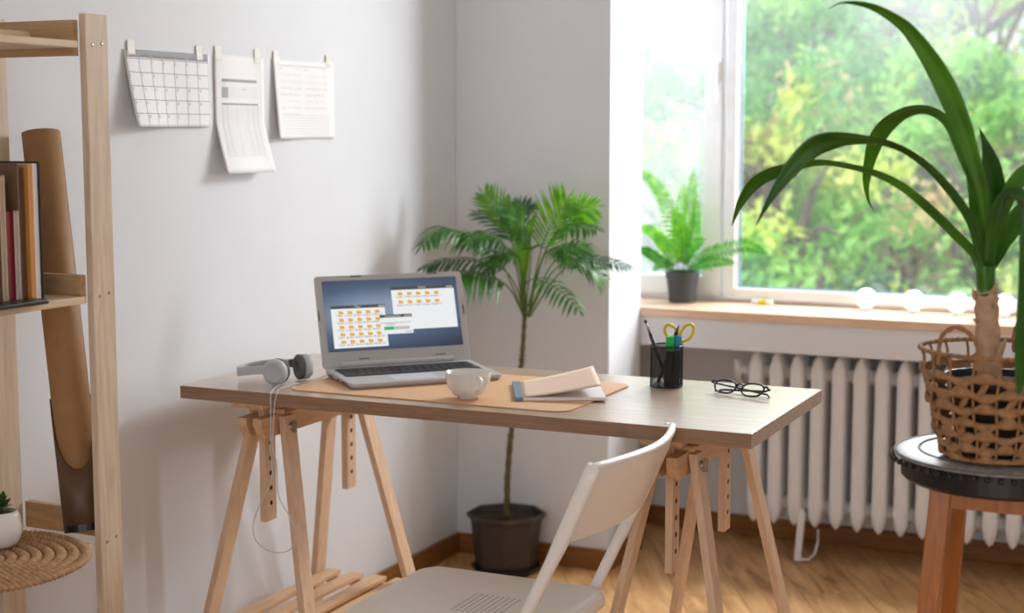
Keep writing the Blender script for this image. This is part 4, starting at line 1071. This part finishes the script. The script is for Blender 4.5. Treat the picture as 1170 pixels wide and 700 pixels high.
# ================================================================== BASKET + PLANT
bc = onz(1134, 522, TZ+.003); bc = V((bc.x, bc.y, TZ+.0042)); print('basket', bc)
bk_ = thing('woven_basket', 'open weave seagrass basket with handles on the stool', 'basket', tuple(bc))
BHh = ony(1138, 398, bc.y).z - bc.z; print('basket h', BHh); 
RB, RT = .078, .128
def brad(t): return RB+(RT-RB)*(t**.75)
def bp(a, t, dr=0): return bc+V(((brad(t)+dr)*math.cos(a), (brad(t)+dr)*math.sin(a), t*BHh))
NVt = 18
for k in range(NVt):
    a = 2*PI*k/NVt; build('stake', MB().tube([bp(a+.02*math.sin(6*t_/9), t_/12, .003*math.sin(t_*PI/2)) for t_ in range(13)], .0024, 6), M_rope, bk_, smooth=True)
rnd = random.Random(11)
LV = [.03, .14, .26, .385, .515, .65, .79]
for lv, t0 in enumerate(LV):
    ns = NVt*8; vs = []; ofs = [rnd.uniform(-1, 1) for _ in range(NVt)]
    for j in range(ns+1):
        a = 2*PI*j/ns; k = (j//8) % NVt; u = (j % 8)/8; sgn = 1 if (k+lv) % 2 else -1
        mid = math.sin(PI*u); h = .0042+.0052*mid*(1+.35*ofs[k]); zc = t0*BHh+sgn*.0045*mid+.0015*ofs[k]*mid; out = .0035*sgn*math.cos(PI*u)*0+(.004 if (k+lv) % 2 else -.001)*mid
        r0 = brad(max(0, min(1, zc/BHh)))+.002+out
        for q_, dr in ((-1, -.0006), (-.4, .0016), (.4, .0016), (1, -.0006)): vs.append(bc+V(((r0+dr)*math.cos(a), (r0+dr)*math.sin(a), max(.003, zc+h*q_))))
    m = MB().add(vs, [(j*4+i, (j+1)*4+i, (j+1)*4+i+1, j*4+i+1) for j in range(ns) for i in range(3)])
    build('woven_band', m, M_rope, bk_, smooth=True, solid=.0014)
m = MB()
for lv in range(5):
    for k in range(NVt):
        if rnd.random() < .45: continue
        a = 2*PI*(k+.5)/NVt+rnd.uniform(-.05, .05); t0 = LV[lv+1]; t1 = LV[lv+2 if lv < 5 else 6]
        m = MB(); path = [bp(a+(i/6-.5)*rnd.uniform(.12, .2), t0+(t1-t0)*i/6, .004) for i in range(7)]
        m.ribbon(path, [.004, .007, .010, .012, .010, .007, .004], lambda t_, tt: tt.cross(V((math.cos(a), math.sin(a), 0))), .2, 2)
        build('twisted_strip', m, M_rope, bk_, smooth=True, solid=.001)
q = MB()
for s in (0, 1):
    q.tube([bp(2*PI*j/240, .995+.008*math.sin(2*PI*j/240*30+s*PI), .002*math.cos(2*PI*j/240*30+s*PI)) for j in range(240)], .0032, 5, closed=True)
build('basket_rim', q, M_rope, bk_, smooth=True)
build('basket_bottom', MB().lathe([(0, .001), (RB, .001), (RB+.002, .007), (0, .007)], 36, bc), M_rope, bk_)
for hx in ((1083, 408), (1138, 411)), :
    pass
hA = ony(1084, 405, bc.y-.10); hB = ony(1138, 409, bc.y-.12); hT = ony(1111, 378, bc.y-.105)
angA = math.atan2(hA.y-bc.y, hA.x-bc.x); 
a1, a2_ = -2.25, -1.68
def rim(a, up_=0, dr=0): v = bp(a, 1, dr); v.z += up_; return v
for off in (0, PI):
    for_a = [rim(a1+off, -.02), rim(a1+off, .012), rim(a1+.07+off, .034), rim((a1+a2_)/2+off, .048), rim(a2_-.07+off, .034), rim(a2_+off, .012), rim(a2_+off, -.02)]
    hp_ = catmull(for_a, 60); m = MB()
    for s in (0, 1):
        pts = []
        for i, p in enumerate(hp_):
            th = i*.55+s*PI; pts.append(p+V((math.cos(th)*.0018*math.cos(a1), math.cos(th)*.0018, math.sin(th)*.0018)))
        m.tube(pts, .0032, 6)
    build('basket_handle', m, M_rope, bk_, smooth=True)

pot2 = bc+V((0, 0, .0085))
pl = thing('strap_leaf_plant', 'tall plant with long arching strap leaves in the basket', 'potted plant', tuple(pot2))
build('nursery_pot', MB().lathe([(0, 0), (.058, 0), (.060, .003), (.082, .125), (.086, .126), (.087, .135), (.083, .135), (.080, .12), (0, .115)], 40, pot2), M_black, pl)
build('soil', MB().lathe([(0, .124), (.05, .126), (.081, .122)], 24, pot2), M_soil, pl)
PY = bc.y
def TP(x, y, dy=0): return ony(x, y, PY+dy)
base = pot2+V((0, 0, .118))
tpts = catmull([V((TP(1131, 440).x, PY, base.z)), TP(1130, 405), TP(1128, 370), TP(1127, 338), TP(1126, 330)], 40)
rad_ = []
for i in range(40):
    t = i/39; r = .0222-.004*t + .0007*math.sin(i*1.15) + (.0014 if i % 8 < 2 else 0); rad_.append(r)
build('trunk', MB().tube(tpts, rad_, 16), M_trunk, pl, smooth=True)
# dry sheaths
for px, py, dx, dy_, w_ in ((1141, 412, 10, -28, .020), (1137, 352, 6, -14, .010), (1117, 368, -7, -4, .008), (1115, 342, -4, -14, .009), (1136, 334, 4, -12, .010)):
    a = TP(px, py, -.016); b = TP(px+dx, py+dy_, -.018); path = catmull([a, a.lerp(b, .5)+V((0, -.003, .002)), b], 7)
    build('dry_sheath', MB().ribbon(path, [w_, w_, w_*.9, w_*.75, w_*.5, w_*.3, .001], lambda t_, tt: V((.6, .5, .6)), .3, 2), M_trunk, pl, smooth=True, solid=.001)
neck = catmull([TP(1127, 338), TP(1126, 318), TP(1126, 300), TP(1128, 288)], 12)
build('leaf_neck', MB().tube(neck, [.0195, .0195, .0195, .020, .0205, .021, .021, .020, .019, .017, .014, .010], 16, flat=.8), M_leafbig, pl, smooth=True)
def lf(tr, dys, widths, twist, fold, mat, dy0=0):
    n_ = 48; k = len(tr); pts = []
    for i, (x, y) in enumerate(tr):
        t = i/(k-1); pts.append(TP(x, y, dy0+dys*t**1.4))
    path = catmull(pts, n_); W_ = [lerpl(widths, i/(n_-1)) for i in range(n_)]
    def side(t, tt):
        vd = (path[int(t*(n_-1))]-EYE).normalized(); s = tt.cross(vd).normalized(); n2 = s.cross(tt); a = math.radians(lerpl(twist, t)); return s*math.cos(a)+n2*math.sin(a)
    m = MB().ribbon(path, W_, side, fold, 6)
    return build('leaf', m, mat, pl, smooth=True, solid=.0009)
lf([(1129, 300), (1128, 257), (1122, 216), (1108, 170), (1093, 128), (1077, 92), (1060, 62), (1036, 31), (1008, 12), (985, 4), (962, 3), (947, 10)], -.18, [.016, .018, .022, .027, .034, .036, .033, .027, .020, .014, .009, .003, .0005], [35, 30, 20, 5, 0, 10, 20, 30, 35, 40, 40], .35, M_leafbig, -.005)
lf([(1132, 300), (1128, 252), (1117, 212), (1100, 172), (1085, 140), (1064, 125), (1042, 124), (1022, 133), (1006, 150), (996, 174), (990, 205), (992, 228), (1000, 243)], .16, [.014, .018, .024, .028, .026, .024, .026, .032, .034, .032, .022, .012, .004, .0005], [30, 40, 45, 50, 50, 55, 50, 30, 10, 0, 0, 0], .3, M_leafbig, .01)
lf([(1124, 306), (1120, 285), (1108, 247), (1078, 206), (1046, 177), (1015, 162), (984, 157), (954, 158), (928, 168), (903, 194), (882, 224), (864, 257)], -.12, [.016, .018, .020, .021, .021, .021, .024, .030, .037, .035, .025, .012, .001], [20, 30, 40, 50, 60, 60, 45, 20, 5, 0, 0], .32, M_leafdark, -.015)
lf([(1122, 310), (1113, 288), (1092, 266), (1062, 236), (1031, 211), (1000, 196), (964, 187), (933, 184), (898, 191), (866, 205), (847, 230), (836, 258)], .04, [.018, .018, .022, .024, .024, .022, .020, .018, .022, .028, .026, .014, .001], [25, 35, 45, 50, 55, 60, 60, 50, 30, 10, 5], .32, M_leafbig, .0)
lf([(1130, 300), (1133, 258), (1136, 215), (1131, 178), (1119, 146)], .10, [.018, .028, .040, .044, .034, .016, .001], [10, 10, 20, 30], .4, M_leafdark, .03)
lf([(1127, 300), (1122, 258), (1118, 215), (1108, 180), (1098, 160)], .10, [.018, .026, .036, .036, .026, .012, .001], [20, 10, 10, 20], .35, M_leafbig, .02)
lf([(1131, 302), (1140, 262), (1154, 224), (1172, 200), (1200, 180), (1240, 175)], -.04, [.016, .020, .026, .032, .034, .028, .014, .001], [30, 30, 35, 40], .35, M_leafbig, .0)
lf([(1130, 304), (1134, 268), (1142, 240), (1155, 226), (1168, 232), (1176, 265), (1178, 320), (1174, 380), (1168, 425), (1163, 452)], -.24, [.018, .022, .028, .036, .040, .042, .044, .042, .036, .022, .001], [10, 20, 45, 60, 50, 20, 5, 0, 0], .3, M_leafdark, -.03)
lf([(1131, 308), (1140, 288), (1156, 270), (1172, 246), (1192, 228), (1216, 222)], .10, [.016, .02, .026, .028, .024, .012, .001], [30, 35, 40], .35, M_leafbig, .01)
lf([(1128, 312), (1142, 290), (1155, 262), (1166, 238), (1184, 214)], .14, [.018, .02, .026, .03, .026, .012, .001], [20, 25, 35], .35, M_leafbig, .01)

# ================================================================== OUTSIDE
LEAFM = [leafmat('tree_leaf_mid', (104, 166, 104), (146, 200, 132), .6, .45, 2.5), leafmat('tree_leaf_fresh', (150, 202, 112), (190, 224, 142), .6, .5, 2.5), leafmat('tree_leaf_deep', (76, 128, 92), (112, 164, 122), .6, .35, 2.5), leafmat('tree_leaf_rust', (232, 200, 164), (236, 216, 178), .6, .5, 2.5), leafmat('tree_leaf_yellow', (206, 216, 116), (222, 226, 146), .6, .5, 2.5)]
struct('ground', MB().box((-22, YN+.4, -1.2), (16, 40, -1.1)), plain('grass_ground', (96, 130, 70), .9, var=.3, scale=1), label='green ground beyond the window')
def tree(cx, cy, zc, R, H, nleaf, mats, seed, label, name='garden_tree'):
    rnd = random.Random(seed); t = thing(name, label, 'tree', (cx, cy, -1.1), 'garden trees beyond the window')
    m = MB(); top = V((cx, cy, zc)); path = catmull([V((cx, cy, -1.1)), V((cx+.15, cy, zc*.3)), top], 8); m.tube(path, [.16, .14, .12, .10, .09, .08, .06, .04], 7)
    tips = []
    for k in range(18):
        p0 = path[rnd.randint(3, 7)]; a = rnd.uniform(0, 2*PI); el = rnd.uniform(-.1, 1.2)
        tip = top+V((math.cos(a)*R*.8*math.cos(el), math.sin(a)*R*.8*math.cos(el), H*.7*math.sin(el)-H*.2)); mid = p0.lerp(tip, .5)+V((0, 0, .2))
        m.tube(catmull([p0, mid, tip], 7), [.04, .034, .028, .022, .016, .01, .005], 5); tips.append(tip); tips.append(mid)
    build('trunk', m, M_bark, t, smooth=True)
    clumps = []
    for k in range(46):
        a = rnd.uniform(0, 2*PI); el = rnd.uniform(-1.2, 1.5); rr_ = rnd.uniform(.45, 1.0)
        clumps.append((top+V((math.cos(a)*R*math.cos(el)*rr_, math.sin(a)*R*math.cos(el)*rr_, H*math.sin(el)*rr_)), rnd.uniform(.22, .42)*R*.6))
    bins = [MB() for _ in mats]
    cm = [rnd.choices(range(len(mats)), [w_ for _, w_ in mats])[0] for _ in clumps]
    for i in range(nleaf):
        ci = rnd.randrange(len(clumps)); c, r = clumps[ci]
        d = V((rnd.gauss(0, 1), rnd.gauss(0, 1), rnd.gauss(0, .75))); d = d.normalized()*r*(rnd.random()**.4); p = c+d
        ax = V((rnd.gauss(0, 1), rnd.gauss(0, 1), rnd.gauss(0, 1)-.4)).normalized(); up_ = V((rnd.gauss(0, .5), rnd.gauss(0, .5), 1)).normalized(); sd = ax.cross(up_)
        if sd.length < .1: continue
        sd.normalize(); L_ = rnd.uniform(.07, .13); W_ = L_*.42
        bins[cm[ci]].add([p, p+ax*L_*.5+sd*W_*.5, p+ax*L_, p+ax*L_*.5-sd*W_*.5], [(0, 1, 2, 3)])
    for bq, (mt, _) in zip(bins, mats):
        if bq.v: build('foliage', bq, mt, t)
    return t
A0, A1, A2, A3, A4 = LEAFM
# centres along the sight lines through the window
def at(px, py, Y): return ony(px, py, Y)
T = [
 (930, 60, 11.5, 1.7, 1.5, 9000, [(A0, 5), (A1, 3), (A2, 2)], 1, 'big mid green tree seen in the upper left of the main pane'),
 (1120, 40, 12.5, 1.9, 1.6, 9000, [(A1, 4), (A4, 3), (A3, 1), (A0, 2)], 2, 'yellow green tree filling the top right of the main pane'),
 (880, 230, 9.5, 1.0, 0.9, 6000, [(A1, 5), (A3, 1), (A4, 3), (A0, 5)], 3, 'rust tipped sapling low at the left of the main pane'),
 (1010, 170, 10.5, 1.0, 0.8, 5000, [(A3, 1), (A4, 3), (A1, 5), (A0, 4)], 4, 'pale yellow and orange sapling behind the arching leaves'),
 (1110, 230, 10.0, 1.1, .9, 6000, [(A1, 4), (A4, 2), (A3, 1), (A2, 1)], 5, 'fresh green sapling behind the strap leaf plant'),
 (1010, 300, 13.5, 2.4, 1.3, 9000, [(A2, 5), (A0, 3)], 6, 'dark green undergrowth at the bottom of the main pane'),
 (760, 200, 12.0, 2.0, 1.6, 8000, [(A0, 3), (A2, 2), (A1, 1)], 7, 'soft green tree seen through the glare-whitened left pane'),
 (1260, 180, 12.0, 2.2, 1.8, 8000, [(A1, 3), (A0, 3), (A4, 1)], 8, 'green tree at the right picture edge outside the window'),
 (960, 130, 17.0, 3.4, 2.6, 9000, [(A0, 4), (A2, 3), (A1, 2)], 9, 'tall green tree far behind the others outside'),
 (1150, 130, 18.0, 3.4, 2.8, 9000, [(A1, 4), (A0, 3), (A4, 2)], 10, 'tall yellow green tree far behind on the right'),
 (780, 120, 18.0, 3.0, 2.6, 7000, [(A0, 4), (A2, 3)], 12, 'distant soft green tree beyond the left pane'),
]
for px, py, Y, R, H, nl, mats, sd, lab in T:
    p = at(px, py, Y); tree(p.x, p.y, p.z, R, H, nl, mats, sd, lab)

# ================================================================== LIGHT
wd = bpy.data.worlds.new('sky'); sc.world = wd; wd.use_nodes = True
nt = wd.node_tree; bg = nt.nodes['Background']
sky = nt.nodes.new('ShaderNodeTexSky'); sky.sky_type = 'NISHITA'; sky.sun_disc = False; sky.sun_elevation = math.radians(48); sky.sun_rotation = math.radians(200); sky.dust_density = 3; sky.air_density = 1
mixn = nt.nodes.new('ShaderNodeMixRGB'); mixn.inputs['Fac'].default_value = .72; mixn.inputs[2].default_value = (.93, .96, 1.0, 1)
ml = nt.nodes.new('ShaderNodeMixRGB'); ml.blend_type = 'MULTIPLY'; ml.inputs['Fac'].default_value = 1; ml.inputs[2].default_value = (.12, .12, .12, 1)
nt.links.new(sky.outputs[0], ml.inputs[1]); nt.links.new(ml.outputs[0], mixn.inputs[1]); nt.links.new(mixn.outputs[0], bg.inputs['Color'])
bg.inputs['Strength'].default_value = 1.35
def light(name, typ, loc, rot, energy, color=(1, 1, 1), **k):
    d = bpy.data.lights.new(name, typ); d.energy = energy; d.color = color
    for a, b in k.items(): setattr(d, a, b)
    o = bpy.data.objects.new(name, d); COL.objects.link(o); o.location = loc; o.rotation_euler = rot
    return o
# sun from high behind the house, only reaches the garden
sd = V((.35, .80, -.75)).normalized()
light('sun', 'SUN', (0, -5, 10), sd.to_track_quat('-Z', 'Y').to_euler(), 3.2, (1, .98, .95), angle=math.radians(3))
# daylight through the part of the window right of the picture, plus an added fill lamp behind the camera
def aim(a, b): return (V(b)-V(a)).to_track_quat('-Z', 'Y').to_euler()
light('window_daylight', 'AREA', (1.65, 6.0, 1.75), aim((1.65, 6.0, 1.75), (-2.3, 4.8, .8)), 178, (.93, .965, 1), shape='RECTANGLE', size=1.1, size_y=1.2)
light('window_daylight_top', 'AREA', (-1.0, 5.46, 2.16), aim((-1.0, 5.46, 2.16), (-1.5, 3.9, .2)), 78, (.96, .98, 1), shape='RECTANGLE', size=1.1, size_y=.4)
light('fill_behind_camera', 'AREA', (-.05, Y0-.3, 1.3), (math.radians(90), 0, 0), 26, (.95, .965, .98), shape='RECTANGLE', size=2.4, size_y=1.9)  # unseen fill lamp, added to lift the back wall and radiator

# ================================================================== CAMERA
cam = bpy.data.cameras.new('camera'); co = bpy.data.objects.new('camera', cam); COL.objects.link(co)
cam.sensor_width = 36; cam.sensor_fit = 'HORIZONTAL'; cam.lens = FPX/1170*36; cam.clip_end = 200; cam.clip_start = .05
co.location = EYE; co.rotation_euler = (PI/2-PITCH, 0, YAW)
cam.dof.use_dof = True; cam.dof.focus_distance = 3.25; cam.dof.aperture_fstop = 2.8
sc.camera = co
sc.view_settings.view_transform = 'Standard'; sc.view_settings.look = 'None'; sc.view_settings.exposure = 0.0; sc.view_settings.gamma = 1; sc.view_settings.use_curve_mapping = False
sc.cycles.use_denoising = True
sc.cycles.max_bounces = 8; sc.cycles.diffuse_bounces = 5; sc.cycles.transparent_max_bounces = 12; sc.cycles.sample_clamp_indirect = 6
for o in list(bpy.data.objects):
    if '_abs' in o: del o['_abs']
